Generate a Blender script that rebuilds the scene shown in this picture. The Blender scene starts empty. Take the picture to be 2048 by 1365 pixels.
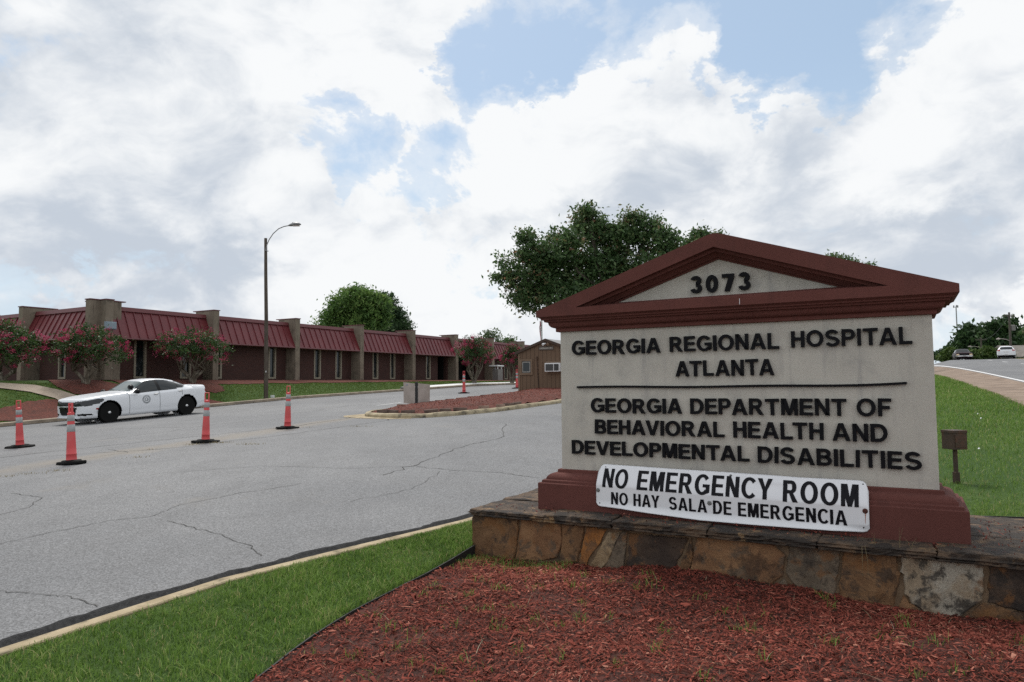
import bpy, bmesh, math, random
import numpy as np
from mathutils import Vector, Matrix

random.seed(7)
RNG = np.random.default_rng(11)
SC = bpy.context.scene
COL = SC.collection

# ------------------------------------------------------------------ camera
EYE = Vector((0.0, 0.0, 1.65))
FPX = 1410.0                                   # focal length in pixels of a 2048-wide frame
PITCH = math.atan((768.0 - 682.5) / FPX)
ROLL = math.atan(0.0085)
_f = Vector((0, math.cos(PITCH), math.sin(PITCH)))
_u0 = Vector((0, -math.sin(PITCH), math.cos(PITCH)))
_r0 = Vector((1, 0, 0))
_r = _r0 * math.cos(ROLL) - _u0 * math.sin(ROLL)
_u = _u0 * math.cos(ROLL) + _r0 * math.sin(ROLL)
cam = bpy.data.cameras.new('camera')
cam.sensor_width = 36.0
cam.lens = 36.0 * FPX / 2048.0
cam.clip_start = 0.05
cam.clip_end = 6000.0
cob = bpy.data.objects.new('camera', cam)
COL.objects.link(cob)
cob.matrix_world = Matrix(((_r.x, _u.x, -_f.x, EYE.x), (_r.y, _u.y, -_f.y, EYE.y), (_r.z, _u.z, -_f.z, EYE.z), (0, 0, 0, 1)))
SC.camera = cob

# ------------------------------------------------------------------ exposure, sun, sky
SC.view_settings.view_transform = 'Standard'
SC.view_settings.look = 'None'
SC.view_settings.exposure = 0.12
SC.view_settings.gamma = 1.0
SC.cycles.max_bounces = 6
SC.cycles.transparent_max_bounces = 6
SC.cycles.use_denoising = False
SUN_EL, SUN_AZ = math.radians(58), math.radians(-22)    # azimuth clockwise from +Y (the view direction)
sd = Vector((math.sin(SUN_AZ) * math.cos(SUN_EL), math.cos(SUN_AZ) * math.cos(SUN_EL), math.sin(SUN_EL)))
sun = bpy.data.lights.new('sun', 'SUN')
sun.energy = 2.4
sun.angle = math.radians(18)
sun.color = (1.0, 0.96, 0.9)
sob = bpy.data.objects.new('sun', sun)
COL.objects.link(sob)
sob.rotation_euler = (-sd).to_track_quat('-Z', 'Y').to_euler()
sob.location = (0, 0, 60)

W = bpy.data.worlds.new('World')
SC.world = W
W.use_nodes = True


class NT:
    """small node-tree writer"""
    def __init__(s, tree):
        s.t = tree
        s.t.nodes.clear()

    def n(s, typ, ins=None, **kw):
        nd = s.t.nodes.new(typ)
        for k, v in kw.items():
            setattr(nd, k, v)
        for k, v in (ins or {}).items():
            if isinstance(v, bpy.types.NodeSocket):
                s.t.links.new(v, nd.inputs[k])
            else:
                nd.inputs[k].default_value = v
        return nd

    def math(s, op, a, b=0.0, c=None, clamp=False):
        i = {0: a, 1: b}
        if c is not None:
            i[2] = c
        return s.n('ShaderNodeMath', i, operation=op, use_clamp=clamp).outputs[0]

    def vmath(s, op, a, b=(0, 0, 0)):
        nd = s.n('ShaderNodeVectorMath', {0: a, 1: b}, operation=op)
        return nd.outputs['Value'] if op in ('DOT_PRODUCT', 'LENGTH', 'DISTANCE') else nd.outputs[0]

    def mix(s, f, a, b, blend='MIX'):
        nd = s.n('ShaderNodeMix', data_type='RGBA', blend_type=blend)
        for k, v in ((0, f), (6, a), (7, b)):
            if isinstance(v, bpy.types.NodeSocket):
                s.t.links.new(v, nd.inputs[k])
            elif k == 0:
                nd.inputs[k].default_value = v
            else:
                nd.inputs[k].default_value = (v[0], v[1], v[2], 1)
        return nd.outputs[2]

    def ramp(s, x, a, b, lo=0.0, hi=1.0, smooth=True):
        nd = s.n('ShaderNodeMapRange', {0: x, 1: a, 2: b, 3: lo, 4: hi})
        nd.interpolation_type = 'SMOOTHSTEP' if smooth else 'LINEAR'
        return nd.outputs[0]

    def noise(s, vec, scale, detail=4, rough=0.55, dist=0.0):
        nd = s.n('ShaderNodeTexNoise', {'Vector': vec, 'Scale': scale, 'Detail': detail, 'Roughness': rough, 'Distortion': dist})
        return nd.outputs['Fac'] if 'Fac' in nd.outputs else nd.outputs[0]


def pixdir(px, py):
    v = _r * (px - 1024) + _u * (682.5 - py) + _f * FPX
    return v.normalized()


def build_sky():
    T = NT(W.node_tree)
    gen = T.n('ShaderNodeTexCoord').outputs['Generated']
    d = T.vmath('NORMALIZE', gen)
    sep = T.n('ShaderNodeSeparateXYZ', {0: d})
    z = sep.outputs[2]
    # cloud-layer coordinates: puffs shrink and flatten towards the horizon
    zz = T.math('ADD', T.math('MAXIMUM', z, 0.0), 0.62)
    inv = T.math('ADD', T.math('DIVIDE', 0.45, zz), 1.0)
    flat = T.vmath('MULTIPLY', d, T.n('ShaderNodeCombineXYZ', {0: inv, 1: inv, 2: 2.0}).outputs[0])
    warp = T.n('ShaderNodeTexNoise', {'Vector': flat, 'Scale': 2.2, 'Detail': 3.0, 'Roughness': 0.5}).outputs['Color']
    flatw = T.vmath('ADD', flat, T.vmath('MULTIPLY', T.vmath('SUBTRACT', warp, (0.5, 0.5, 0.5)), (0.35, 0.35, 0.35)))
    n1 = T.noise(flatw, 4.2, 8, 0.58)
    n2 = T.noise(flatw, 12.0, 6, 0.64)
    n3 = T.noise(T.vmath('ADD', flatw, (3.1, 1.7, 0.4)), 3.6, 6, 0.55)
    w1 = T.n('ShaderNodeTexNoise', {'Vector': flat, 'Scale': 5.0, 'Detail': 7.0, 'Roughness': 0.60}).outputs['Color']
    dw = T.vmath('NORMALIZE', T.vmath('ADD', d, T.vmath('MULTIPLY', T.vmath('SUBTRACT', w1, (0.5, 0.5, 0.5)), (0.26, 0.26, 0.26))))

    def blob(px, py, rad_in, rad_out):
        c = pixdir(px, py)
        dp = T.vmath('DOT_PRODUCT', dw, tuple(c))
        return T.ramp(dp, math.cos(math.radians(rad_out)), math.cos(math.radians(rad_in)))
    n4 = T.noise(T.vmath('ADD', flatw, (-.03, .02, .085)), 4.2, 7, 0.56)
    relief = T.math('SUBTRACT', n4, n1)                       # lit tops, grey undersides of the heaps
    cover = T.math('ADD', T.math('MULTIPLY', n1, 1.0), T.math('MULTIPLY', T.math('SUBTRACT', n2, 0.5), 0.70))
    cover = T.math('ADD', cover, 0.22)
    # gaps of blue in the cloud deck (direction, size, strength)
    for px, py, ri, ro, k in ((1040, 60, 1, 7, -.40), (1240, 20, 1, 6, -.36), (1130, 110, 0, 5, -.22), (1480, 20, 2, 9, -.46), (1720, 50, 2, 9, -.46), (1600, 130, 1, 6, -.36), (1010, 170, 1, 5, -.34), (930, 190, 0, 4, -.20), (770, 285, 1, 6, -.38), (660, 270, 0, 5, -.38), (880, 320, 0, 4, -.30),
                              (1260, 150, 0, 3, -.14), (20, 590, 0, 4, -.3), (930, 540, 0, 3, -.2), (1900, 650, 0, 4, -.22), (1890, 30, 0, 4, -.2), (1310, 225, 0, 4, -.30), (1420, 20, 1, 6, -.2)):
        cover = T.math('ADD', cover, T.math('MULTIPLY', blob(px, py, ri, ro), k))
    for px, py, ri, ro, k in ((1170, 210, 1, 5, .34), (1390, 110, 0, 4, .30), (1330, 40, 0, 2.5, .16), (1240, 320, 3, 9, .30), (2010, 120, 3, 9, .42), (1750, 260, 2, 8, .26), (600, 80, 5, 20, .18), (1450, 330, 3, 9, .28), (780, 60, 2, 8, .2), (1420, 210, 0, 4, .2)):
        cover = T.math('ADD', cover, T.math('MULTIPLY', blob(px, py, ri, ro), k))
    alpha = T.ramp(cover, 0.35, 0.62)
    thin = T.ramp(cover, 0.10, 0.48, 0.0, 0.45)
    alpha = T.math('MAXIMUM', alpha, thin)
    # shading inside the cloud: bright tops, grey bellies
    lump = T.math('ADD', T.math('MULTIPLY', T.math('SUBTRACT', n3, 0.5), 1.25), T.math('MULTIPLY', T.math('SUBTRACT', n2, 0.5), 0.35))
    lump = T.math('ADD', lump, T.math('MULTIPLY', relief, 3.0))
    grey = T.math('ADD', lump, 0.27)
    for px, py, ri, ro, k in ((120, 330, 4, 16, .10), (330, 380, 3, 10, .10), (60, 470, 3, 10, .10), (230, 570, 1, 7, .40), (420, 560, 2, 6, .36), (100, 560, 1, 6, .26), (470, 480, 0, 3.5, .34), (620, 420, 3, 9, .14), (1220, 330, 2, 6, .20), (1480, 340, 2, 7, .16), (1560, 400, 2, 6, .14), (1340, 320, 1, 5, .12), (1650, 420, 3, 9, .12),
                              (1900, 480, 2, 8, .22), (1880, 560, 1, 6, .42), (1620, 470, 0, 5, .14), (640, 210, 2, 9, .08), (1960, 330, 1, 6, .18), (1500, 500, 2, 7, .2), (1760, 520, 1, 6, .26)):
        grey = T.math('ADD', grey, T.math('MULTIPLY', blob(px, py, ri, ro), k))
    for px, py, ri, ro, k in ((800, 120, 4, 18, -.35), (1180, 250, 1, 6, -.35), (1000, 330, 1, 5, -.35), (1990, 60, 2, 8, -.40), (900, 420, 3, 10, -.25), (560, 520, 1, 6, -.25), (1840, 320, 1, 5, -.3), (180, 590, 0, 2.5, -.45), (1750, 360, 0, 4, -.35), (2010, 620, 0, 2.5, -.7), (1880, 665, 0, 2.5, -.5), (960, 620, 2, 8, -.25), (1450, 250, 1, 5, -.3), (380, 480, 0, 3, -.35)):
        grey = T.math('ADD', grey, T.math('MULTIPLY', blob(px, py, ri, ro), k))
    g = T.ramp(grey, -0.25, 1.25)
    cloud = T.mix(g, (8.7, 8.85, 8.95), (5.2, 5.75, 6.5))
    sky = T.n('ShaderNodeTexSky', sky_type='NISHITA')
    sky.sun_disc = False
    sky.sun_elevation = SUN_EL
    sky.sun_rotation = SUN_AZ
    sky.air_density = 1.0
    sky.dust_density = 1.2
    base = T.mix(0.55, sky.outputs[0], (5.2, 6.8, 8.5))       # humid summer haze in the blue
    low = T.ramp(z, 0.02, 0.42, 0.75, 0.0)
    base = T.mix(low, base, (6.3, 7.6, 8.6))
    col = T.mix(alpha, base, cloud)
    below = T.ramp(z, -0.06, 0.0, 1.0, 0.0)
    col = T.mix(below, col, (2.6, 2.7, 2.6))
    bg = T.n('ShaderNodeBackground', {'Color': col, 'Strength': 0.1})
    out = T.n('ShaderNodeOutputWorld')
    T.t.links.new(bg.outputs[0], out.inputs[0])


build_sky()

# ------------------------------------------------------------------ terrain functions
AL = math.radians(29.16)                       # bearing of the site grid (building, sign, drive)
SA, CA = math.sin(AL), math.cos(AL)
BE = math.radians(27.2)                        # bearing of the street
SB, CB = math.sin(BE), math.cos(BE)


def sm(a, b, x):
    t = np.clip((np.asarray(x, float) - a) / (b - a), 0, 1)
    return t * t * (3 - 2 * t)


def h(x, y):
    """height of the ground"""
    x = np.asarray(x, float)
    y = np.asarray(y, float)
    s = x * SA + y * CA
    u = x * CA - y * SA
    s2 = np.clip(x * SB + y * CB, -15, 165)
    l = -.15 + .0488 * np.clip(s, -15, 27) + .031 * np.clip(s - 27, 0, 18) + .28 * (1 - np.exp(-np.maximum(s - 45, 0) / 25))
    l = l - .018 * np.clip(-14 - u, 0, 13) - .2 * sm(-11, -4.6, u)
    w = sm(0, 1, (-28.3 - u) / 5.1)
    l = l * (1 - w) + 1.97 * w
    d = s2 - 88
    r = np.where(s2 < 88, .0416 * s2, 3.661 + .0416 * d - .0012 * d * d)
    w = sm(-2., 5, u)
    return l * (1 - w) + r * w


def hf(x, y):
    return float(h(x, y))


def gx(s, u):                                  # site grid -> world
    return s * SA + u * CA, s * CA - u * SA


def gs(x, y):
    return x * SA + y * CA, x * CA - y * SA


def sx(s, u):                                  # street grid -> world
    return s * SB + u * CB, s * CB - u * SB


def atY(px, py, Y):
    v = pixdir(px, py)
    return EYE + v * (Y / v.y)


# ------------------------------------------------------------------ mesh helper
class MB:
    def __init__(s):
        s.v, s.f, s.m = [], [], []

    def add(s, vs, fs, mi=0):
        b = len(s.v)
        s.v.extend([tuple(p) for p in vs])
        for f in fs:
            s.f.append(tuple(i + b for i in f))
            s.m.append(mi)
        return b

    def hexa(s, p, mi=0):                      # 8 points: bottom ring 0-3 ccw, top ring 4-7
        s.add(p, [(3, 2, 1, 0), (4, 5, 6, 7), (0, 1, 5, 4), (1, 2, 6, 5), (2, 3, 7, 6), (3, 0, 4, 7)], mi)

    def box(s, x0, x1, y0, y1, z0, z1, mi=0, M=None):
        p = [(x0, y0, z0), (x1, y0, z0), (x1, y1, z0), (x0, y1, z0), (x0, y0, z1), (x1, y0, z1), (x1, y1, z1), (x0, y1, z1)]
        if M is not None:
            p = [tuple(M @ Vector(q)) for q in p]
        s.hexa(p, mi)

    def prism(s, lo, hi, mi=0):                # two matching rings
        n = len(lo)
        s.add(list(lo) + list(hi), [tuple(range(n - 1, -1, -1)), tuple(range(n, 2 * n))] + [(i, (i + 1) % n, n + (i + 1) % n, n + i) for i in range(n)], mi)

    def tube(s, path, r, n=8, mi=0, cap=True):
        path = [Vector(p) for p in path]
        k = len(path)
        rs = r if isinstance(r, (list, tuple)) else [r] * k
        vs, fs = [], []
        ref = None
        for i, p in enumerate(path):
            t = (path[min(i + 1, k - 1)] - path[max(i - 1, 0)])
            t = t.normalized() if t.length > 1e-9 else Vector((0, 0, 1))
            if ref is None:
                ref = Vector((1, 0, 0)) if abs(t.x) < .8 else Vector((0, 1, 0))
            a = (ref - t * ref.dot(t)).normalized()
            ref = a
            b = t.cross(a)
            for j in range(n):
                q = 2 * math.pi * j / n
                vs.append(p + (a * math.cos(q) + b * math.sin(q)) * rs[i])
        for i in range(k - 1):
            for j in range(n):
                fs.append((i * n + j, i * n + (j + 1) % n, (i + 1) * n + (j + 1) % n, (i + 1) * n + j))
        if cap:
            fs.append(tuple(range(n - 1, -1, -1)))
            fs.append(tuple((k - 1) * n + j for j in range(n)))
        s.add(vs, fs, mi)

    def lathe(s, prof, n=20, c=(0, 0, 0), mi=0, axis='z'):
        vs, fs = [], []
        k = len(prof)
        for r, z in prof:
            for j in range(n):
                q = 2 * math.pi * j / n
                if axis == 'z':
                    vs.append((c[0] + r * math.cos(q), c[1] + r * math.sin(q), c[2] + z))
                else:                          # axis y
                    vs.append((c[0] + r * math.cos(q), c[1] + z, c[2] + r * math.sin(q)))
        for i in range(k - 1):
            for j in range(n):
                f = (i * n + j, i * n + (j + 1) % n, (i + 1) * n + (j + 1) % n, (i + 1) * n + j)
                fs.append(f if axis == 'z' else f[::-1])
        fs.append(tuple(range(n - 1, -1, -1)))
        fs.append(tuple((k - 1) * n + j for j in range(n)))
        s.add(vs, fs, mi)

    def arr(s, vs, fs, mi=0):                  # numpy arrays
        s.add(vs.tolist(), fs.tolist(), mi)

    def build(s, name, mats, parent=None, smooth=False, bevel=0.0, seg=2, angle=40):
        me = bpy.data.meshes.new(name)
        me.from_pydata(s.v, [], s.f)
        if not isinstance(mats, (list, tuple)):
            mats = [mats]
        for m in mats:
            me.materials.append(m)
        if len(mats) > 1:
            me.polygons.foreach_set('material_index', s.m)
        if smooth:
            me.polygons.foreach_set('use_smooth', [True] * len(me.polygons))
        me.update()
        o = bpy.data.objects.new(name, me)
        COL.objects.link(o)
        if parent is not None:
            o.parent = parent
        if bevel > 0:
            md = o.modifiers.new('bevel', 'BEVEL')
            md.width = bevel
            md.segments = seg
            md.limit_method = 'ANGLE'
            md.angle_limit = math.radians(angle)
        return o


def fast_mesh(name, V, F, mat, parent=None, col=None):
    """big meshes from numpy: V (n,3), F (m,k) all faces of one size, col per-vertex grey value"""
    me = bpy.data.meshes.new(name)
    k = F.shape[1]
    me.vertices.add(len(V))
    me.vertices.foreach_set('co', V.astype(np.float32).ravel())
    me.loops.add(F.size)
    me.loops.foreach_set('vertex_index', F.astype(np.int32).ravel())
    me.polygons.add(len(F))
    me.polygons.foreach_set('loop_start', np.arange(0, F.size, k, dtype=np.int32))
    me.polygons.foreach_set('loop_total', np.full(len(F), k, dtype=np.int32))
    if col is not None:
        at = me.attributes.new('tint', 'FLOAT', 'POINT')
        at.data.foreach_set('value', col.astype(np.float32))
    me.materials.append(mat)
    me.update(calc_edges=True)
    o = bpy.data.objects.new(name, me)
    COL.objects.link(o)
    if parent is not None:
        o.parent = parent
    return o


def tag(o, label=None, cat=None, group=None, kind=None):
    if label:
        o['label'] = label
    if cat:
        o['category'] = cat
    if group:
        o['group'] = group
    if kind:
        o['kind'] = kind
    return o


def empty(name, loc=(0, 0, 0), rz=0.0, label=None, cat=None, group=None):
    o = bpy.data.objects.new(name, None)
    COL.objects.link(o)
    o.location = loc
    o.rotation_euler = (0, 0, rz)
    o.empty_display_size = .2
    return tag(o, label, cat, group)


def copy_tree(o, parent=None):
    c = o.copy()
    COL.objects.link(c)
    if parent is not None:
        c.parent = parent
    for ch in list(o.children):
        copy_tree(ch, c)
    return c


# ------------------------------------------------------------------ materials
def new_mat(name):
    m = bpy.data.materials.new(name)
    m.use_nodes = True
    return m, NT(m.node_tree)


def finish(m, T, col, rough=0.7, bump=None, bstr=0.3, bdist=0.01, spec=0.4, metal=0.0, **kw):
    b = T.n('ShaderNodeBsdfPrincipled')
    for k, v in (('Base Color', col), ('Roughness', rough), ('Specular IOR Level', spec), ('Metallic', metal)) + tuple(kw.items()):
        if isinstance(v, bpy.types.NodeSocket):
            T.t.links.new(v, b.inputs[k])
        elif isinstance(v, (tuple, list)):
            b.inputs[k].default_value = (v[0], v[1], v[2], 1)
        else:
            b.inputs[k].default_value = v
    if bump is not None:
        bn = T.n('ShaderNodeBump', {'Strength': bstr, 'Distance': bdist, 'Height': bump})
        T.t.links.new(bn.outputs[0], b.inputs['Normal'])
    o = T.n('ShaderNodeOutputMaterial')
    T.t.links.new(b.outputs[0], o.inputs[0])
    return m


def noisy(name, c1, c2, scale=3.0, rough=0.7, bscale=40.0, bstr=0.25, c3=None, scale3=0.7, amt3=0.6, metal=0.0, spec=0.4, stretch=(1, 1, 1), bdist=0.01, fine=0.0, fscale=300.0):
    """two-tone noise colour, an optional third tone in large patches, fine bump"""
    m, T = new_mat(name)
    p = T.n('ShaderNodeTexCoord').outputs['Object']
    if stretch != (1, 1, 1):
        p = T.vmath('MULTIPLY', p, stretch)
    c = T.mix(T.ramp(T.noise(p, scale, 5, .6), .32, .68), c1, c2)
    if c3 is not None:
        c = T.mix(T.ramp(T.noise(T.vmath('ADD', p, (7.3, 2.1, 4.4)), scale3, 6, .62), .48, .68, 0, amt3), c, c3)
    if fine > 0:
        q = T.noise(p, fscale, 2, .7)
        c = T.mix(1.0, c, T.n('ShaderNodeCombineColor', {0: T.ramp(q, .25, .75, 1 - fine, 1 + fine), 1: T.ramp(q, .25, .75, 1 - fine, 1 + fine), 2: T.ramp(q, .25, .75, 1 - fine, 1 + fine)}).outputs[0], 'MULTIPLY')
    return finish(m, T, c, rough, T.noise(p, bscale, 4, .65), bstr, bdist, spec, metal)


def plain(name, c, rough=0.5, metal=0.0, spec=0.5, var=0.12, **kw):
    m, T = new_mat(name)
    p = T.n('ShaderNodeTexCoord').outputs['Object']
    k = T.noise(p, 6.0, 5, .6)
    cc = T.mix(k, tuple(x * (1 - var) for x in c), tuple(min(1, x * (1 + var)) for x in c))
    return finish(m, T, cc, rough, None, spec=spec, metal=metal, **kw)


def tinted(name, cols, rough=0.6, spec=0.3, trans=0.0, patch=None):
    """colour picked by the per-vertex 'tint' attribute from a list of colours"""
    m, T = new_mat(name)
    a = T.n('ShaderNodeAttribute', attribute_name='tint').outputs['Fac']
    r = T.n('ShaderNodeValToRGB', {0: a})
    e = r.color_ramp.elements
    while len(e) < len(cols):
        e.new(0.5)
    for i, c in enumerate(cols):
        e[i].position = i / (len(cols) - 1)
        e[i].color = (*c, 1)
    c = r.outputs[0]
    if patch:
        p = T.n('ShaderNodeNewGeometry').outputs['Position']
        c = T.mix(T.ramp(T.noise(p, patch[0], 4, .6), .42, .66, 0, patch[2]), c, patch[1])
    b = T.n('ShaderNodeBsdfPrincipled', {'Roughness': rough, 'Specular IOR Level': spec})
    T.t.links.new(c, b.inputs['Base Color'])
    o = T.n('ShaderNodeOutputMaterial')
    if trans > 0:
        tr = T.n('ShaderNodeBsdfTranslucent')
        T.t.links.new(c, tr.inputs[0])
        mx = T.n('ShaderNodeMixShader', {0: trans})
        T.t.links.new(b.outputs[0], mx.inputs[1])
        T.t.links.new(tr.outputs[0], mx.inputs[2])
        T.t.links.new(mx.outputs[0], o.inputs[0])
    else:
        T.t.links.new(b.outputs[0], o.inputs[0])
    return m


def mat_ground():
    m, T = new_mat('lawn_soil')
    p = T.n('ShaderNodeNewGeometry').outputs['Position']
    a = T.noise(p, .35, 6, .65)
    b = T.noise(p, 9, 5, .7)
    c = T.mix(T.ramp(a, .35, .65), (.045, .092, .018), (.085, .135, .03))
    c = T.mix(T.ramp(b, .3, .75), c, (.035, .075, .014))
    c = T.mix(T.ramp(T.noise(p, 1.3, 6, .7), .60, .74, 0, .55), c, (.17, .145, .07))
    return finish(m, T, c, .9, T.noise(p, 60, 4, .7), .8, .03, .2)


def mat_asphalt(name='asphalt', k=1.0):
    m, T = new_mat(name)
    p = T.n('ShaderNodeNewGeometry').outputs['Position']
    big = T.noise(p, .22, 5, .6)
    mid = T.noise(T.vmath('MULTIPLY', p, (1, .6, 1)), 1.5, 6, .65)
    fine = T.n('ShaderNodeTexVoronoi', {'Vector': p, 'Scale': 85.0}).outputs['Color']
    fv = T.n('ShaderNodeSeparateColor', {0: fine}).outputs[0]
    f2 = T.noise(p, 260, 2, .8)
    c = T.mix(T.ramp(big, .35, .65), (.128 * k, .130 * k, .136 * k), (.168 * k, .169 * k, .173 * k))
    c = T.mix(T.ramp(mid, .40, .72, 0, .5), c, (.112 * k, .112 * k, .115 * k))
    v = T.math('MULTIPLY', T.ramp(fv, 0, 1, .52, 1.50, False), T.ramp(f2, .3, .7, .8, 1.2))
    c = T.mix(1.0, c, T.n('ShaderNodeCombineColor', {0: v, 1: v, 2: v}).outputs[0], 'MULTIPLY')
    # sandy traffic stain and old oil drips
    c = T.mix(T.ramp(T.noise(T.vmath('ADD', p, (3, 9, 0)), .5, 6, .7), .58, .72, 0, .28), c, (.21 * k, .18 * k, .14 * k))
    c = T.mix(T.ramp(T.noise(T.vmath('ADD', p, (1, 4, 0)), 2.6, 5, .7), .70, .78, 0, .5), c, (.10 * k, .095 * k, .09 * k))
    if k == 1.0:                               # wind-blown sand along the row of cones
        sp = T.n('ShaderNodeSeparateXYZ', {0: p})
        ds = T.math('ABSOLUTE', T.math('SUBTRACT', T.math('MULTIPLY', T.math('SUBTRACT', sp.outputs[1], 12.6), .47), T.math('ADD', sp.outputs[0], 8.9)))
        ds = T.math('ADD', ds, T.math('MULTIPLY', T.math('SUBTRACT', T.noise(p, 1.1, 6, .65), .5), 1.8))
        near = T.ramp(sp.outputs[1], 21.5, 24.5, 1, 0)
        c = T.mix(T.math('MULTIPLY', near, T.ramp(ds, .85, .05, 0, .55)), c, (.22, .185, .14))
    return finish(m, T, c, .70, fv, .6, .004, .45)


def mat_brick():
    m, T = new_mat('brick')
    p = T.n('ShaderNodeTexCoord').outputs['Object']
    sp = T.n('ShaderNodeSeparateXYZ', {0: p})
    q = T.n('ShaderNodeCombineXYZ', {0: T.math('ADD', sp.outputs[0], sp.outputs[1]), 1: sp.outputs[2], 2: 0.0}).outputs[0]
    b = T.n('ShaderNodeTexBrick', {'Vector': q, 'Color1': (.072, .026, .020, 1), 'Color2': (.052, .020, .017, 1), 'Mortar': (.075, .055, .048, 1), 'Scale': 1.0, 'Mortar Size': .008, 'Brick Width': .21, 'Row Height': .075, 'Bias': 0.0})
    c = T.mix(T.ramp(T.noise(p, 1.2, 5, .6), .3, .7, 0, .5), b.outputs[0], (.045, .022, .02))
    return finish(m, T, c, .85, b.outputs['Fac'], -.3, .01, .3)


def mat_stucco(name, c1, c2, stain, amt, bs=150.0, bstr=.6, streak=True):
    m, T = new_mat(name)
    p = T.n('ShaderNodeTexCoord').outputs['Object']
    c = T.mix(T.ramp(T.noise(p, 1.6, 6, .6), .35, .65), c1, c2)
    if streak:
        st = T.noise(T.vmath('MULTIPLY', p, (9.0, 9.0, .9)), 1.0, 6, .65)
        c = T.mix(T.ramp(st, .50, .74, 0, amt), c, stain)
        st2 = T.noise(T.vmath('ADD', p, (2.2, 0, 5.1)), 2.3, 6, .62)
        c = T.mix(T.ramp(st2, .52, .70, 0, amt * .7), c, tuple(x * .92 for x in stain))
    f = T.noise(p, bs * 1.6, 2, .8)
    v = T.ramp(f, .28, .72, .93, 1.06)
    c = T.mix(1.0, c, T.n('ShaderNodeCombineColor', {0: v, 1: v, 2: v}).outputs[0], 'MULTIPLY')
    bm = T.math('ADD', T.noise(p, bs, 4, .7), T.math('MULTIPLY', T.noise(T.vmath('MULTIPLY', p, (1, 1, 3)), bs * .4, 3, .6), .6))
    return finish(m, T, c, .88, bm, bstr, .006, .25)


def mat_stone(name, c1, c2, c3):
    m, T = new_mat(name)
    p = T.n('ShaderNodeTexCoord').outputs['Object']
    w = T.n('ShaderNodeTexNoise', {'Vector': p, 'Scale': 2.5, 'Detail': 4.0}).outputs['Color']
    q = T.vmath('ADD', p, T.vmath('MULTIPLY', w, (.25, .25, .25)))
    c = T.mix(T.ramp(T.noise(q, 4, 7, .65), .40, .58), c1, c2)
    c = T.mix(T.ramp(T.noise(T.vmath('ADD', q, (9, 3, 6)), 3.1, 8, .68), .53, .60, 0, .7), c, (.20, .095, .038))
    c = T.mix(T.ramp(T.noise(T.vmath('ADD', q, (5, 1, 2)), 6, 8, .7), .50, .60, 0, .9), c, c3)
    c = T.mix(T.ramp(T.noise(T.vmath('ADD', q, (1, 8, 3)), 2.6, 8, .7), .54, .64, 0, .62), c, (.022, .019, .017))
    g = T.noise(p, 130, 3, .75)
    v = T.ramp(g, .28, .72, .82, 1.18)
    c = T.mix(1.0, c, T.n('ShaderNodeCombineColor', {0: v, 1: v, 2: v}).outputs[0], 'MULTIPLY')
    bm = T.math('ADD', T.noise(q, 9, 8, .7), T.math('MULTIPLY', g, .15))
    return finish(m, T, c, .85, bm, .8, .03, .25)


def mat_coping():
    m, T = new_mat('coping_stone')
    p = T.n('ShaderNodeTexCoord').outputs['Object']
    w = T.n('ShaderNodeTexNoise', {'Vector': p, 'Scale': 3.0, 'Detail': 4.0}).outputs['Color']
    q = T.vmath('ADD', p, T.vmath('MULTIPLY', w, (.2, .2, .06)))
    q = T.vmath('ADD', q, T.vmath('MULTIPLY', T.n('ShaderNodeTexNoise', {'Vector': p, 'Scale': 7.0, 'Detail': 5.0}).outputs['Color'], (.22, .22, .03)))
    lay = T.noise(T.vmath('MULTIPLY', q, (2.4, 2.4, 24.0)), 1.6, 7, .68)
    c = T.mix(T.ramp(lay, .36, .64), (.045, .035, .028), (.15, .10, .065))
    c = T.mix(T.ramp(T.noise(q, 4.2, 8, .7), .42, .56, 0, .9), c, (.032, .027, .024))
    c = T.mix(T.ramp(T.noise(T.vmath('ADD', q, (4, 4, 1)), 5.5, 7, .7), .57, .66, 0, .9), c, (.26, .165, .085))
    bm = T.math('ADD', T.math('MULTIPLY', lay, .8), T.noise(p, 45, 5, .7))
    return finish(m, T, c, .8, bm, .9, .02, .3)


def mat_wood_siding():
    m, T = new_mat('booth_siding')
    p = T.n('ShaderNodeTexCoord').outputs['Object']
    sp = T.n('ShaderNodeSeparateXYZ', {0: p})
    x = T.math('ADD', sp.outputs[0], sp.outputs[1])
    fr = T.math('FRACT', T.math('MULTIPLY', x, 5.0))
    gr = T.math('LESS_THAN', fr, .07)
    c = T.mix(T.noise(T.vmath('MULTIPLY', p, (12, 12, 1)), 2, 5, .6), (.125, .08, .052), (.17, .112, .075))
    c = T.mix(gr, c, (.045, .028, .02))
    return finish(m, T, c, .8, T.math('SUBTRACT', 1.0, gr), .6, .01, .25)


def mat_glass(name, c=(.02, .03, .035), rough=.06):
    m, T = new_mat(name)
    p = T.n('ShaderNodeTexCoord').outputs['Object']
    k = T.mix(T.noise(p, 1.3, 3, .5), tuple(x * .5 for x in c), tuple(x * 1.6 for x in c))
    return finish(m, T, k, rough, None, spec=.5)


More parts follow.
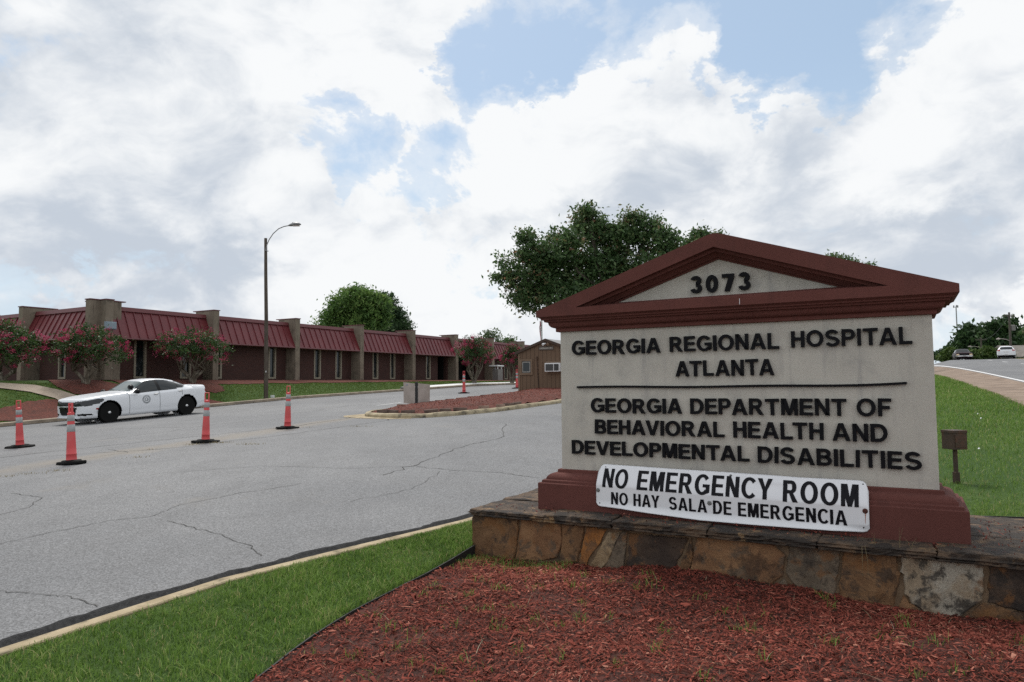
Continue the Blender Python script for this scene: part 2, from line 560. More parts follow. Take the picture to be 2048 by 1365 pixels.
MT = {}
MT['ground'] = mat_ground()
MT['asphalt'] = mat_asphalt()
MT['street'] = mat_asphalt('street_asphalt', .95)
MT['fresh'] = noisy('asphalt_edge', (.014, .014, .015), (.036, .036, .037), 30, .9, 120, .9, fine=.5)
MT['crack'] = plain('crack_fill', (.075, .073, .070), .95)
MT['kerb'] = noisy('kerb_concrete', (.31, .245, .15), (.43, .35, .23), 5, .9, 90, .4, c3=(.13, .11, .07), scale3=5, amt3=.85, fine=.18)
MT['kerb_far'] = noisy('kerb_far', (.28, .225, .165), (.36, .30, .235), 3, .9, 70, .4, c3=(.13, .11, .09), scale3=2, amt3=.6, fine=.15)
MT['walk'] = noisy('sidewalk', (.20, .145, .105), (.275, .205, .155), 1.6, .9, 90, .35, c3=(.15, .105, .078), scale3=.6, amt3=.7, fine=.15)
MT['concrete'] = noisy('pale_concrete', (.62, .62, .61), (.74, .74, .73), 1.2, .85, 60, .2)
MT['path'] = noisy('path_concrete', (.30, .24, .19), (.40, .33, .26), 1.5, .9, 70, .3, c3=(.2, .16, .12), amt3=.5)
MT['paint'] = noisy('road_paint', (.62, .62, .62), (.78, .78, .78), 5, .7, 80, .3, c3=(.35, .35, .35), scale3=6, amt3=.5)
MT['yellow'] = noisy('yellow_paint', (.55, .36, .06), (.65, .45, .10), 5, .7, 80, .3)
MT['mulch'] = noisy('mulch_soil', (.05, .018, .013), (.14, .042, .030), 22, .95, 60, 1.0, c3=(.04, .018, .013), scale3=2.2, amt3=.6, bdist=.03, fine=.35, fscale=120)
MT['mulch_far'] = noisy('mulch_far', (.085, .026, .018), (.17, .050, .034), 14, .95, 40, 1.0, c3=(.06, .028, .02), scale3=2, amt3=.5, bdist=.04)
MT['chips'] = tinted('mulch_chips', [(.03, .011, .008), (.10, .026, .018), (.19, .046, .032), (.275, .072, .050), (.44, .20, .14)], .85, .15)
MT['grass'] = tinted('grass_blades', [(.050, .095, .018), (.105, .190, .034), (.168, .280, .054), (.25, .35, .095), (.44, .38, .19)], .6, .2, .35)
MT['grass_far'] = tinted('grass_lawn', [(.05, .09, .016), (.09, .145, .026), (.135, .19, .04), (.19, .24, .07)], .6, .25, .3)
MT['straw'] = tinted('straw', [(.22, .18, .10), (.36, .31, .19), (.45, .42, .30)], .7, .3, .2)
MT['body'] = mat_stucco('sign_stucco', (.485, .46, .41), (.54, .515, .46), (.34, .33, .315), .75)
MT['red'] = mat_stucco('sign_red_stucco', (.125, .045, .037), (.148, .054, .045), (.10, .04, .034), .55, 170, .9, True)
MT['letter'] = plain('letter_black', (.006, .006, .008), .5, 0, .12)
MT['banner'] = plain('banner_white', (.76, .77, .80), .22, 0, .5, .03)
MT['print'] = plain('banner_print', (.008, .008, .011), .3, 0, .12)
MT['rust'] = noisy('rust', (.05, .014, .01), (.10, .03, .02), 20, .8)
MT['bolt'] = plain('bolt_zinc', (.22, .23, .23), .45, .8)
MT['mortar'] = noisy('mortar', (.13, .085, .05), (.19, .13, .08), 9, .95, 70, .8, c3=(.045, .036, .028), scale3=3, amt3=.8)
MT['coping'] = mat_coping()
MT['edging'] = plain('edging_black', (.012, .012, .012), .7)
MT['brown_metal'] = noisy('brown_metal', (.040, .026, .018), (.062, .036, .024), 6, .6, 60, .2, c3=(.11, .042, .018), scale3=5, amt3=.6)
MT['brick'] = mat_brick()
MT['pillar'] = mat_stucco('pillar_aggregate', (.185, .152, .117), (.23, .19, .148), (.085, .07, .058), .85, 60, .3)
MT['roof'] = noisy('roof_red_metal', (.128, .021, .026), (.155, .027, .032), 1.2, .45, 20, .05, spec=.5)
MT['roof_trim'] = plain('roof_trim_red', (.13, .032, .036), .5)
MT['soffit'] = plain('soffit', (.30, .25, .19), .8)
MT['frame_cream'] = plain('window_frame_cream', (.27, .235, .18), .7)
MT['pane'] = mat_glass('window_pane', (.012, .016, .018))
MT['dark'] = plain('dark_recess', (.006, .005, .005), .9)
MT['flat_roof'] = plain('flat_roof', (.25, .25, .25), .9)
MT['lightbox'] = plain('wall_light_grey', (.23, .29, .34), .5)
MT['siding'] = mat_wood_siding()
MT['siding_trim'] = noisy('siding_trim', (.15, .10, .066), (.19, .13, .088), 6, .8, 40, .2)
MT['shingle'] = noisy('grey_shingle', (.22, .22, .22), (.32, .32, .32), 10, .9, 50, .4)
MT['white'] = plain('white_plastic', (.72, .73, .74), .45)
MT['ac_dark'] = plain('ac_coil', (.05, .05, .05), .6)
MT['galv'] = noisy('galvanised', (.34, .30, .27), (.44, .39, .36), 2.5, .42, 30, .1, metal=.55)
MT['black_metal'] = plain('black_metal', (.012, .012, .013), .5)
MT['pole_wood'] = noisy('pole_wood', (.055, .042, .032), (.11, .09, .072), 8, .9, 40, .5, stretch=(4, 4, .4))
MT['pole_far'] = noisy('pole_far', (.07, .058, .048), (.11, .095, .08), 3, .9, 20, .3, stretch=(4, 4, .4))
MT['steel'] = plain('lamp_steel', (.25, .25, .25), .4, .7)
MT['cone'] = noisy('cone_orange', (.56, .070, .075), (.64, .088, .090), 4, .42, 40, .06, c3=(.46, .12, .11), scale3=5, amt3=.4)
MT['cone_band'] = noisy('cone_reflective', (.29, .305, .305), (.40, .415, .415), 9, .35, 60, .2, c3=(.25, .25, .25), scale3=8, amt3=.5)
MT['rubber'] = plain('black_rubber', (.008, .008, .008), .7, 0, .12)
MT['car_white'] = plain('car_white', (.74, .76, .79), .25, 0, .5, .02, **{'Coat Weight': .3, 'Coat Roughness': .3})
MT['car_black'] = plain('car_black', (.006, .006, .007), .35, 0, .2)
MT['car_glass'] = mat_glass('car_glass', (.008, .012, .014), .03)
MT['car_screen'] = mat_glass('car_windscreen', (.10, .125, .125), .04)
MT['car_maroon'] = plain('car_maroon', (.016, .005, .007), .4, 0, .12)
MT['car_blue'] = plain('car_blue_grey', (.25, .32, .42), .3, .3)
MT['chrome'] = plain('chrome', (.62, .62, .62), .15, 1.0)
MT['headlamp'] = mat_glass('headlamp', (.02, .022, .025), .08)
MT['lamp_on'] = plain('lamp_clear', (.8, .62, .42), .3)
MT['tail'] = plain('tail_lamp', (.30, .01, .01), .25)
MT['emblem'] = plain('emblem_grey', (.16, .18, .19), .5)
MT['seam'] = plain('door_seam', (.18, .19, .20), .7)
MT['bark'] = noisy('bark', (.06, .048, .038), (.12, .10, .08), 12, .95, 40, .9, stretch=(2, 2, .5))
MT['bark_pale'] = noisy('bark_pale', (.07, .056, .04), (.13, .108, .08), 9, .9, 40, .5, stretch=(2, 2, .6), c3=(.38, .34, .28), scale3=3, amt3=.5)
MT['leaf_oak'] = tinted('leaves_oak', [(0.033, 0.066, 0.022), (0.061, 0.115, 0.039), (0.098, 0.169, 0.061), (0.149, 0.204, 0.087), (0.273, 0.149, 0.082)], .5, .35, .38)
MT['leaf_pine'] = tinted('needles_pine', [(0.039, 0.087, 0.024), (0.087, 0.167, 0.039), (0.147, 0.244, 0.058), (0.234, 0.332, 0.098)], .6, .3, .35)
MT['leaf_dark'] = tinted('needles_dark', [(0.020, 0.043, 0.017), (0.036, 0.075, 0.028), (0.059, 0.107, 0.039), (0.087, 0.137, 0.055)], .6, .3, .25)
MT['leaf_light'] = tinted('leaves_light', [(0.042, 0.072, 0.030), (0.072, 0.114, 0.042), (0.108, 0.156, 0.066), (0.156, 0.204, 0.096)], .6, .3, .3)
MT['leaf_hedge'] = tinted('leaves_hedge', [(.035, .07, .016), (.06, .105, .022), (.09, .14, .032), (.13, .17, .05)], .6, .3, .3)
MT['leaf_myrtle'] = tinted('leaves_myrtle', [(.02, .045, .014), (.035, .075, .02), (.06, .11, .03), (.10, .15, .045)], .5, .35, .3)
MT['bloom'] = tinted('myrtle_blossom', [(.25, .022, .06), (.38, .04, .10), (.52, .08, .17), (.62, .15, .25)], .7, .2, .3)
MT['flag_red'] = plain('flag_red', (.32, .02, .03), .8)
MT['flag_white'] = plain('flag_white', (.7, .7, .7), .8)
MT['house_wall'] = plain('house_wall', (.55, .52, .47), .8)
MT['house_roof'] = noisy('house_roof', (.16, .145, .13), (.22, .20, .18), 1.5, .9, 10, .2)
MT['door_tan'] = plain('door_tan', (.42, .24, .12), .7)
MT['grey_box'] = plain('grey_box', (.18, .17, .16), .6)
MT['paper'] = plain('paper', (.75, .76, .78), .7)
MT['plate'] = noisy('sign_plate_dark', (.07, .055, .045), (.12, .10, .085), 10, .7)
MT['plate_text'] = plain('plate_text', (.42, .40, .36), .7)


def ground_at(px, py):
    """where the sight line of a photo pixel meets the terrain"""
    v = pixdir(px, py)
    ys = np.arange(2, 200, .02)
    m = EYE.z + v.z / v.y * ys < h(v.x / v.y * ys, ys)
    y = float(ys[int(np.argmax(m))])
    return v.x / v.y * y, y


def near_kerb(s):                              # lawn side of the near kerb, site grid
    return np.interp(s, [-8, 2.62, 3.3, 4.42, 5.64, 7.22, 9, 14, 22, 27, 33, 140], [-5.7, -5.54, -5.5, -5.42, -5.08, -4.60, -4.3, -4.2, -4.5, -9, -17.0, -17.0])


FARK = -28.0                                   # far kerb, site grid


def sheet(name, rows, mat, kind='structure', smooth=True, label=None, cat=None):
    """rows: list of equally long lists of points -> quad sheet"""
    b = MB()
    n = len(rows[0])
    vs = [p for r in rows for p in r]
    fs = [(i * n + j, i * n + j + 1, (i + 1) * n + j + 1, (i + 1) * n + j) for i in range(len(rows) - 1) for j in range(n - 1)]
    b.add(vs, fs)
    o = b.build(name, mat, None, smooth)
    return tag(o, label, cat, kind=kind)


def srange(breaks):
    out = []
    for a, b, st in breaks:
        out += list(np.arange(a, b, st))
    return out


def edge_t(o):                                 # left border of the mulch bed in sign coordinates
    return float(np.interp(o, [.3, .5, 1.47, 2.36, 3.12, 3.65, 4.4, 5.5, 7.5], [-.80, -.80, -.70, -.70, -.58, -.43, -.25, .0, .5]))


def build_ground():
    S = srange([(-14, -2, 1.5), (-2, 10, .16), (10, 12, .3), (12, 40, .6), (40, 80, 1.6), (80, 160, 4), (160, 500, 30), (500, 3001, 250)])
    rows = []
    for s in S:
        uk = float(near_kerb(s))
        cols = [-2500, -900, -350, -160, -90, -60, -48, -41, -37, -35] + list(np.arange(-34.5, -28.5, .5)) + [-28.36, -28.3]
        low = [-28.1, -27.5] + list(np.linspace(-27, uk - .5, 14)) + [uk - .12]
        high = [uk - .03, uk + .05] + [uk + .1 * i for i in range(1, 30)] + [uk + 2.8 + .2 * i for i in range(1, 31)] + [uk + 9 + .8 * i for i in range(1, 22)] + [uk + 30, uk + 42, uk + 60, uk + 100, uk + 200, uk + 500, uk + 1200, uk + 2600]
        row = []
        for k, u in enumerate(cols + low + high):
            x, y = gx(s, u)
            z = hf(x, y)
            if len(cols) <= k < len(cols) + len(low):
                z -= .12
            o, t = 6.82 - s, u + 3.215
            if .2 < o < 8 and t > edge_t(o) - .02:
                z -= .22 * float(sm(-.02, .1, t - edge_t(o)))
            u2 = x * CB - y * SB
            z -= .10 * float(sm(3.4, 4.3, u2)) * (1 - float(sm(23, 25, u2)))
            row.append((x, y, z))
        rows.append(row)
    sheet('ground', rows, MT['ground'])


def build_driveway():
    S = srange([(-8, -1, .35), (-1, 9, .08), (9, 14, .35), (14, 50, .8), (50, 111, 2)])
    rows, strip, kerb = [], [], []
    for s in S:
        uk = float(near_kerb(s))
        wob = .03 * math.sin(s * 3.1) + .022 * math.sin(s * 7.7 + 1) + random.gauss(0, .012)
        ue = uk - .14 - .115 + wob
        r = []
        for q in np.linspace(0, 1, 40):
            u = FARK + (ue - FARK) * q
            x, y = gx(s, u)
            r.append((x, y, hf(x, y) + .03))
        rows.append(r)
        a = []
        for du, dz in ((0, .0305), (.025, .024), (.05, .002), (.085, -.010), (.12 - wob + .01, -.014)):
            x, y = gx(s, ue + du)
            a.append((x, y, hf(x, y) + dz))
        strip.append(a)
        if s < 24:
            k = []
            for du, dz in ((-.14, -.10), (-.14, .004), (-.13, .018), (-.01, .022), (0, .012), (.0, -.10)):
                x, y = gx(s, uk + du)
                k.append((x, y, hf(x, y) + dz))
            kerb.append(k)
    sheet('driveway', rows, MT['asphalt'])
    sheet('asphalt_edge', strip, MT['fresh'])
    sheet('kerb', kerb, MT['kerb'], smooth=False)
    # far kerb with its gutter
    S = srange([(-8, 70, .8)])
    k = []
    for s in S:
        z0 = hf(*gx(s, FARK + .05))
        rr = []
        for u, dz in ((FARK + .30, .032), (FARK + .04, .034), (FARK + .03, .15), (FARK, .165), (FARK - .16, .17), (FARK - .17, .02)):
            x, y = gx(s, u)
            rr.append((x, y, z0 + dz))
        k.append(rr[1:])
    sheet('far_kerb', k, MT['kerb_far'], smooth=False)
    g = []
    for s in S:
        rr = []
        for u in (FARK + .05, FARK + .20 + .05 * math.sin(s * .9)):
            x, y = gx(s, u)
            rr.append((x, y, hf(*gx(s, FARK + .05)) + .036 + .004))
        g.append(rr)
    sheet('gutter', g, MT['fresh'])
    # pale new pavement behind the far kerb
    rows = []
    for s in np.arange(37.5, 70, 1.0):
        z0 = hf(*gx(s, FARK + .05)) + .175
        rows.append([(*gx(s, FARK - .17), z0), (*gx(s, FARK - 1.5), z0 + .06), (*gx(s, FARK - 1.52), z0 - .3)])
    sheet('pavement', rows, MT['concrete'], smooth=False)


def ribbon(b, pts, w, dz=.036, jit=.5, n_sub=8):
    """thin strip on the driveway along pixel-free world points"""
    P = []
    for i in range(len(pts) - 1):
        for k in range(n_sub):
            q = k / n_sub
            P.append([pts[i][0] * (1 - q) + pts[i + 1][0] * q, pts[i][1] * (1 - q) + pts[i + 1][1] * q])
    P.append(list(pts[-1]))
    vs = []
    L = math.dist(pts[0], pts[-1]) / max(1, len(P))
    for i, p in enumerate(P):
        a, c = P[max(0, i - 1)], P[min(len(P) - 1, i + 1)]
        dx, dy = c[0] - a[0], c[1] - a[1]
        l = math.hypot(dx, dy) or 1
        nx, ny = -dy / l, dx / l
        off = random.gauss(0, 1) * L * .35 * jit
        ww = w * (.4 + random.random() * .9)
        for sg in (-1, 1):
            x, y = p[0] + nx * (off + sg * ww / 2), p[1] + ny * (off + sg * ww / 2)
            vs.append((x, y, hf(x, y) + dz))
    b.add(vs, [(2 * i, 2 * i + 1, 2 * i + 3, 2 * i + 2) for i in range(len(P) - 1)])


def build_cracks():
    b = MB()
    for w, pts in ((.011, [(-4.15, 8.55), (-3.44, 8.1), (-2.79, 7.58), (-2.53, 7.2)]), (.010, [(-4.9, 6.3), (-4.43, 6.2), (-4.15, 6.16), (-3.75, 6.08), (-3.4, 5.85)]),
                   (.010, [(-6.3, 7.2), (-5.44, 7.58), (-5.14, 8.1), (-4.82, 8.54), (-4.44, 8.72), (-4.37, 9.36), (-3.86, 10.06), (-3.2, 10.74)]),
                   (.012, [(-7.2, 10.2), (-6.5, 9.84), (-6.25, 9.22), (-6.4, 8.6)]), (.014, [(-1.69, 12.24), (-1.05, 11.9), (-.22, 11.68), (.5, 11.1)]),
                   (.016, [(-2.06, 11.44), (-1.59, 12.8), (-.98, 14.6), (-.28, 15.7), (-.2, 18.4)]), (.02, [(-9.6, 14.5), (-7.4, 14.9), (-5.2, 17.3), (-3.5, 20.0), (-3.6, 21.5)]),
                   (.02, [(-12.5, 16.2), (-10.2, 18.1), (-8.9, 21.2)]), (.015, [(-8.6, 13.3), (-7.9, 14.6), (-8.8, 15.4)]), (.02, [(-9.3, 24), (-7.2, 26.1), (-5.7, 30.2)]),
                   (.02, [(-12, 21.5), (-9.6, 20.8), (-7.4, 22.6), (-5, 22.2)]), (.03, [(-10.9, 14.6), (-8.3, 17.1), (-6.0, 19.0), (-4.6, 22.0)]),
                   (.009, [(-2.2, 9.6), (-1.5, 10.4), (-1.2, 11.8)]), (.009, [(-5.9, 11.5), (-4.4, 12.2), (-2.9, 12.0), (-1.7, 12.24)])):
        ribbon(b, pts, w)
    tag(b.build('asphalt_cracks', MT['crack']), kind='structure')
    b = MB()
    for a, c, w in (((-5.25, 27.3), (-4.5, 28.6), .16),):
        ribbon(b, [a, c], w, .037, 0, 4)
    tag(b.build('lane_marking', MT['paint']), kind='structure')


def build_street():
    rows = []
    for s in srange([(-12, 80, 3), (80, 165, 2)]):
        rows.append([(*sx(s, u), hf(*sx(s, u)) + .05) for u in np.linspace(5.3, 23, 14)])
    sheet('street', rows, MT['street'])
    rows = []
    for s in srange([(-12, 140, 1.5)]):
        w = .06 * math.sin(s * .7)
        r = [(*sx(s, 3.55 + w), -.1), (*sx(s, 3.6 + w), .045), (*sx(s, 4.3), .06), (*sx(s, 4.95), .06), (*sx(s, 5.1), .10), (*sx(s, 5.28), .10), (*sx(s, 5.31), .0)]
        rows.append([(x, y, hf(x, y) + dz) for x, y, dz in r])
    sheet('sidewalk', rows, MT['walk'], smooth=False)
    b = MB()

    def line(u, w, s0, s1):
        st = np.linspace(s0, s1, max(2, int((s1 - s0) / 3)))
        vs = []
        for s in st:
            for du in (-w / 2, w / 2):
                x, y = sx(s, u + du)
                vs.append((x, y, hf(x, y) + .058))
        b.add(vs, [(2 * i, 2 * i + 1, 2 * i + 3, 2 * i + 2) for i in range(len(st) - 1)])
    line(5.6, .16, -12, 120)
    for s in np.arange(-6, 110, 9.0):
        line(10.4, .14, s, s + 3)
        line(17.2, .14, s, s + 3)
    tag(b.build('street_lines', MT['paint']), kind='structure')
    b.__init__()
    line(13.75, .12, -12, 120)
    line(14.05, .12, -12, 120)
    tag(b.build('centre_lines', MT['yellow']), kind='structure')
    # soil showing in the joints of the pavement
    b.__init__()
    for s in np.arange(14, 90, 1.8):
        x0, y0 = sx(s, 3.62)
        x1, y1 = sx(s + .03, 5.08)
        d = .03
        b.add([(x0, y0, hf(x0, y0) + .066), (x1, y1, hf(x1, y1) + .075), (x1 + SB * d, y1 + CB * d, hf(x1, y1) + .077), (x0 + SB * d, y0 + CB * d, hf(x0, y0) + .068)], [(0, 1, 2, 3)])
    tag(b.build('pavement_joints', MT['crack']), kind='structure')


def mulch_z(t, o):
    zf = float(np.interp(t, [-.9, -.19, .26, .62, 1.16, 1.57, 1.99, 2.39, 2.76, 3.1, 3.89, 6], [-.14, -.15, -.115, -.115, -.035, -.03, -.05, -.07, -.10, -.14, -.12, -.1]))
    x, y = gx(6.82 - o, t - 3.215)
    hh = hf(x, y) - .012 + .035 * math.sin(t * 1.7 + o) * math.sin(o * 1.3 + .4) * float(sm(0, .6, t - edge_t(o))) 
    w = 1 - float(sm(.4, 1.9, o))
    return zf * w + hh * (1 - w) + .012 * math.sin(t * 9 + o * 4) * math.sin(o * 8)


def build_mulch():
    rows = []
    for o in np.arange(.3, 6.4, .08):
        tl = edge_t(o)
        rows.append([(*gx(6.82 - o, t - 3.215), mulch_z(t, o)) for t in tl + (6.5 - tl) * np.linspace(0, 1, 80)])
    tag(sheet('mulch_bed', rows, MT['mulch']), kind='structure')
    # shredded bark lying on it
    n = 80000
    o = .42 + RNG.random(n) ** 1.15 * 4.3
    tl = np.interp(o, [.3, .5, 1.47, 2.36, 3.12, 3.65, 4.4, 5.5, 7.5], [-.80, -.80, -.70, -.70, -.58, -.43, -.25, .0, .5])
    t = tl + .01 + RNG.random(n) * (np.minimum(5.0, 4.4) - tl)
    bare = np.sin(t * 3.3 + 2 * np.sin(o * 2.1)) * np.sin(o * 3.9 + 1.5 * np.sin(t * 1.7)) > .55
    keep = ~bare | (RNG.random(n) < .45)
    t, o, tl = t[keep], o[keep], tl[keep]
    n = len(t)
    s, u = 6.82 - o, t - 3.215
    X, Y = gx(s, u)
    Z = np.array([mulch_z(a, b) for a, b in zip(t, o)]) + .004 + RNG.random(n) * .014
    # a thinner scatter near the wall's left end where weeds grow
    ln = .005 + RNG.gamma(1.6, .0072, n)
    wd = .0022 + RNG.random(n) ** 2 * .007
    big = RNG.random(n) < .03
    ln[big] *= 1.9
    wd[big] *= 1.8
    ang = RNG.random(n) * math.pi * 2
    tilt = RNG.normal(0, .35, n)
    roll = RNG.normal(0, .5, n)
    d = np.stack([np.cos(ang) * np.cos(tilt), np.sin(ang) * np.cos(tilt), np.sin(tilt)], 1)
    w = np.stack([-np.sin(ang) * np.cos(roll), np.cos(ang) * np.cos(roll), np.sin(roll)], 1)
    C = np.stack([X, Y, Z], 1)
    up = np.cross(d, w)
    D, Wd = d * ln[:, None], w * wd[:, None]
    k = (RNG.random(n) * .3)[:, None]
    V = np.stack([C - D - Wd * (1 - k), C - D * .9 + Wd * .6, C + up * wd[:, None] * .9 - Wd * .2, C + D * .85 + Wd * (.4 + k), C + D - Wd * .5], 1).reshape(-1, 3)
    i = np.arange(n)[:, None] * 5
    F = np.concatenate([i + np.array([[0, 4, 2]]), i + np.array([[4, 3, 2]]), i + np.array([[3, 1, 2]]), i + np.array([[1, 0, 2]])])
    tint = np.clip(RNG.beta(2.0, 2.4, n) + .10 * np.sin(t * 2.2 + 1) * np.sin(o * 1.7), 0, 1)
    ob = fast_mesh('mulch_chips', V, F, MT['chips'], None, np.repeat(tint, 5))
    tag(ob, 'loose shredded red bark mulch in front of the stone wall', 'mulch', kind='stuff')


def blades(name, X, Y, Z, hgt, wid, mat, tint, lean=.5, label=None, cat='grass'):
    n = len(X)
    ang = RNG.random(n) * 2 * math.pi
    la = RNG.random(n) * 2 * math.pi
    lm = np.abs(RNG.normal(0, lean, n)) * hgt
    C = np.stack([X, Y, Z], 1)
    wv = np.stack([np.cos(ang), np.sin(ang), np.zeros(n)], 1) * wid[:, None] / 2
    lv = np.stack([np.cos(la) * lm, np.sin(la) * lm, np.zeros(n)], 1)
    up = np.array([0, 0, 1.0])[None] * hgt[:, None]
    p0, p1 = C - wv, C + wv
    mid = C + lv * .3 + up * .6
    p2, p3 = mid + wv * .75, mid - wv * .75
    tip = C + lv + up * .95
    V = np.stack([p0, p1, p2, p3, tip], 1).reshape(-1, 3)
    i = np.arange(n)[:, None] * 5
    F = np.concatenate([i + np.array([[0, 1, 2]]), i + np.array([[0, 2, 3]]), i + np.array([[3, 2, 4]])])
    o = fast_mesh(name, V, F, mat, None, np.repeat(tint, 5))
    return tag(o, label, cat, kind='stuff')


def build_grass():
    # foreground verge between kerb and edging
    n = 52000
    s = -.2 + RNG.random(n) * 8.2
    ul = near_kerb(s) - .012 - .04 * RNG.random(n) * (np.sin(s * 5.1) + np.sin(s * 13.7) > .3)
    o = 6.82 - s
    ur = np.interp(o, [-9, .3, .5, 1.47, 2.36, 3.12, 3.65, 4.4, 5.5, 7.5], [-.82, -.82, -.80, -.70, -.70, -.58, -.43, -.25, .0, .5]) - 3.215 - .01
    u = ul + (ur - ul) * RNG.random(n)
    X, Y = gx(s, u)
    Z = h(X, Y) - .004
    pat = np.sin(X * 2.3 + 1) * np.sin(Y * 1.9 + .5) * .5 + np.sin(X * 6.1 + Y * 3.0) * .3
    clump = np.sin(X * 17 + 2 * np.sin(Y * 9)) * np.sin(Y * 19 + 2 * np.sin(X * 11))
    hg = .020 + RNG.random(n) * .042 + .014 * pat + .012 * clump
    tint = np.clip(.42 + .20 * pat + .10 * clump + RNG.normal(0, .18, n), 0, .86)
    dead = RNG.random(n) < .05
    tint[dead] = .9 + RNG.random(dead.sum()) * .1
    bare = (np.sin(X * 1.9 + 4) * np.sin(Y * 2.7 + 1) + .5 * np.sin(X * 5.3) * np.sin(Y * 4.7) > .78) & (RNG.random(n) < .6)
    hg[bare] *= .35
    tint[bare & (RNG.random(n) < .5)] = .93
    edge = np.minimum(u - ul, .12) / .12
    hg *= (.55 + .45 * edge)
    blades('grass', X, Y, Z, np.maximum(hg, .012) * 1.15, .0038 + RNG.random(n) * .005, MT['grass'], tint, .85, 'short mown green grass on the verge beside the kerb')
    # broad-leaved weeds in the verge
    # lawn right of and behind the sign
    n = 90000
    r = RNG.random(n) ** 1.9
    s = 7.4 + r * 55
    u2l = np.where(s < 9.8, .9, -2.0)
    u2 = u2l + (3.62 - u2l) * RNG.random(n)
    X, Y = sx(s, u2)
    k = s / 10
    Z = h(X, Y) - .005
    pat = np.sin(X * 1.3 + 1) * np.sin(Y * 1.1 + .5) * .5 + np.sin(X * 3.1 + Y * 2.0) * .3
    tint = np.clip(.44 + .16 * pat + RNG.normal(0, .15, n), 0, .86)
    dead = RNG.random(n) < .06
    tint[dead] = .9 + RNG.random(dead.sum()) * .1
    blades('grass', X, Y, Z, (.03 + RNG.random(n) * .035) * np.clip(k, 1, 1.8), (.004 + RNG.random(n) * .004) * np.clip(k, 1, 4), MT['grass'], tint, .7, 'mown lawn grass sloping up beside the street pavement')
    # lawn in front of the long building
    n = 110000
    s = -2 + RNG.random(n) * 72
    u = FARK - .2 - RNG.random(n) ** .8 * 5.0
    X, Y = gx(s, u)
    keep = lawn_mask(X, Y)
    X, Y = X[keep], Y[keep]
    n = len(X)
    Z = h(X, Y) - .01
    pat = np.sin(X * .9 + 1) * np.sin(Y * .7 + .5) * .5
    blades('grass', X, Y, Z, .03 + RNG.random(n) * .05, .018 + RNG.random(n) * .03, MT['grass_far'], np.clip(.5 + .2 * pat + RNG.normal(0, .18, n), 0, 1), .9, 'wide green lawn in front of the brick building')


MBEDS = []                                     # mulch patches on the lawn: polygons in world xy


def in_poly(X, Y, P):
    r = np.zeros(len(X), bool)
    j = len(P) - 1
    for i in range(len(P)):
        xi, yi, xj, yj = *P[i], *P[j]
        c = ((yi > Y) != (yj > Y)) & (X < (xj - xi) * (Y - yi) / (yj - yi + 1e-12) + xi)
        r ^= c
        j = i
    return r


def lawn_mask(X, Y):
    k = np.ones(len(X), bool)
    for P in MBEDS:
        k &= ~in_poly(X, Y, P)
    s, u = gs(X, Y)
    k &= ~((u < -32.5) & (s > 14))
    k &= ~((u > FARK - 1.6) & (s > 37.3))
    return k


def draped(name, poly, dz, mat, jag=0.0, sub=6):
    """polygon laid on the terrain as a finely cut sheet"""
    P = []
    for i in range(len(poly)):
        a, c = poly[i], poly[(i + 1) % len(poly)]
        for k in range(sub):
            q = k / sub
            P.append((a[0] * (1 - q) + c[0] * q + random.gauss(0, jag), a[1] * (1 - q) + c[1] * q + random.gauss(0, jag)))
    bm = bmesh.new()
    bm.faces.new([bm.verts.new((x, y, 0)) for x, y in P])
    bmesh.ops.triangulate(bm, faces=bm.faces[:])
    for _ in range(2):
        bmesh.ops.subdivide_edges(bm, edges=[e for e in bm.edges if e.calc_length() > .7], cuts=1, use_grid_fill=True)
        bmesh.ops.triangulate(bm, faces=bm.faces[:])
    for v in bm.verts:
        v.co.z = hf(v.co.x, v.co.y) + dz
    me = bpy.data.meshes.new(name)
    bm.to_mesh(me)
    bm.free()
    me.materials.append(mat)
    o = bpy.data.objects.new(name, me)
    COL.objects.link(o)
    return tag(o, kind='structure')


def disc(x, y, r, n=14, e=1.0):
    return [(x + r * (1 + .12 * math.sin(3 * a + x)) * math.cos(a), y + r * e * (1 + .12 * math.sin(3 * a + x)) * math.sin(a)) for a in [2 * math.pi * i / n for i in range(n)]]


def build_beds():
    # mulch strip along the foot of the building
    a = [gx(s, -31.9 + .12 * math.sin(s * 1.7)) for s in np.arange(20, 70, 1.5)]
    c = [gx(s, -33.95) for s in (70, 45, 20)]
    P1 = a + c
    P2 = [gx(20.3, -33.9), gx(19.0, -34), gx(18.6, -45), gx(18.6, -62), gx(20.2, -62), gx(20.0, -40)]
    P3 = [(-18.95, 26.0), (-19.6, 26.8), (-19.4, 28.2), (-18.95, 29.15), (-18.6, 29.35), (-17.3, 28.9), (-17.0, 27.6), (-17.9, 27.0)]
    P4 = [(-15.0, 34.5), (-13.3, 34.6), (-14.0, 33.4), (-16.2, 30.6), (-16.9, 30.4), (-16.6, 31.6)]
    x, y = ground_at(172, 770)
    P5 = disc(x, y, 1.7, e=.8)
    x, y = ground_at(385, 767)
    P6 = disc(x, y, 1.5)
    path = [(-22.5, 28.2), (-21.0, 28.96), (-20.16, 29.82), (-19.29, 30.12), (-18.45, 30.2), (-17.6, 29.5), (-18.0, 29.0), (-18.95, 29.28), (-19.81, 29.02), (-20.62, 28.42), (-22.3, 27.4)]
    for P in (P1, P2, P3, P4, P5, P6):
        draped('mulch_bed', P, .035, MT['mulch_far'], .03)
    draped('path', path, .05, MT['path'])
    MBEDS.extend([P1, P2, P3, P4, P5, P6, path])


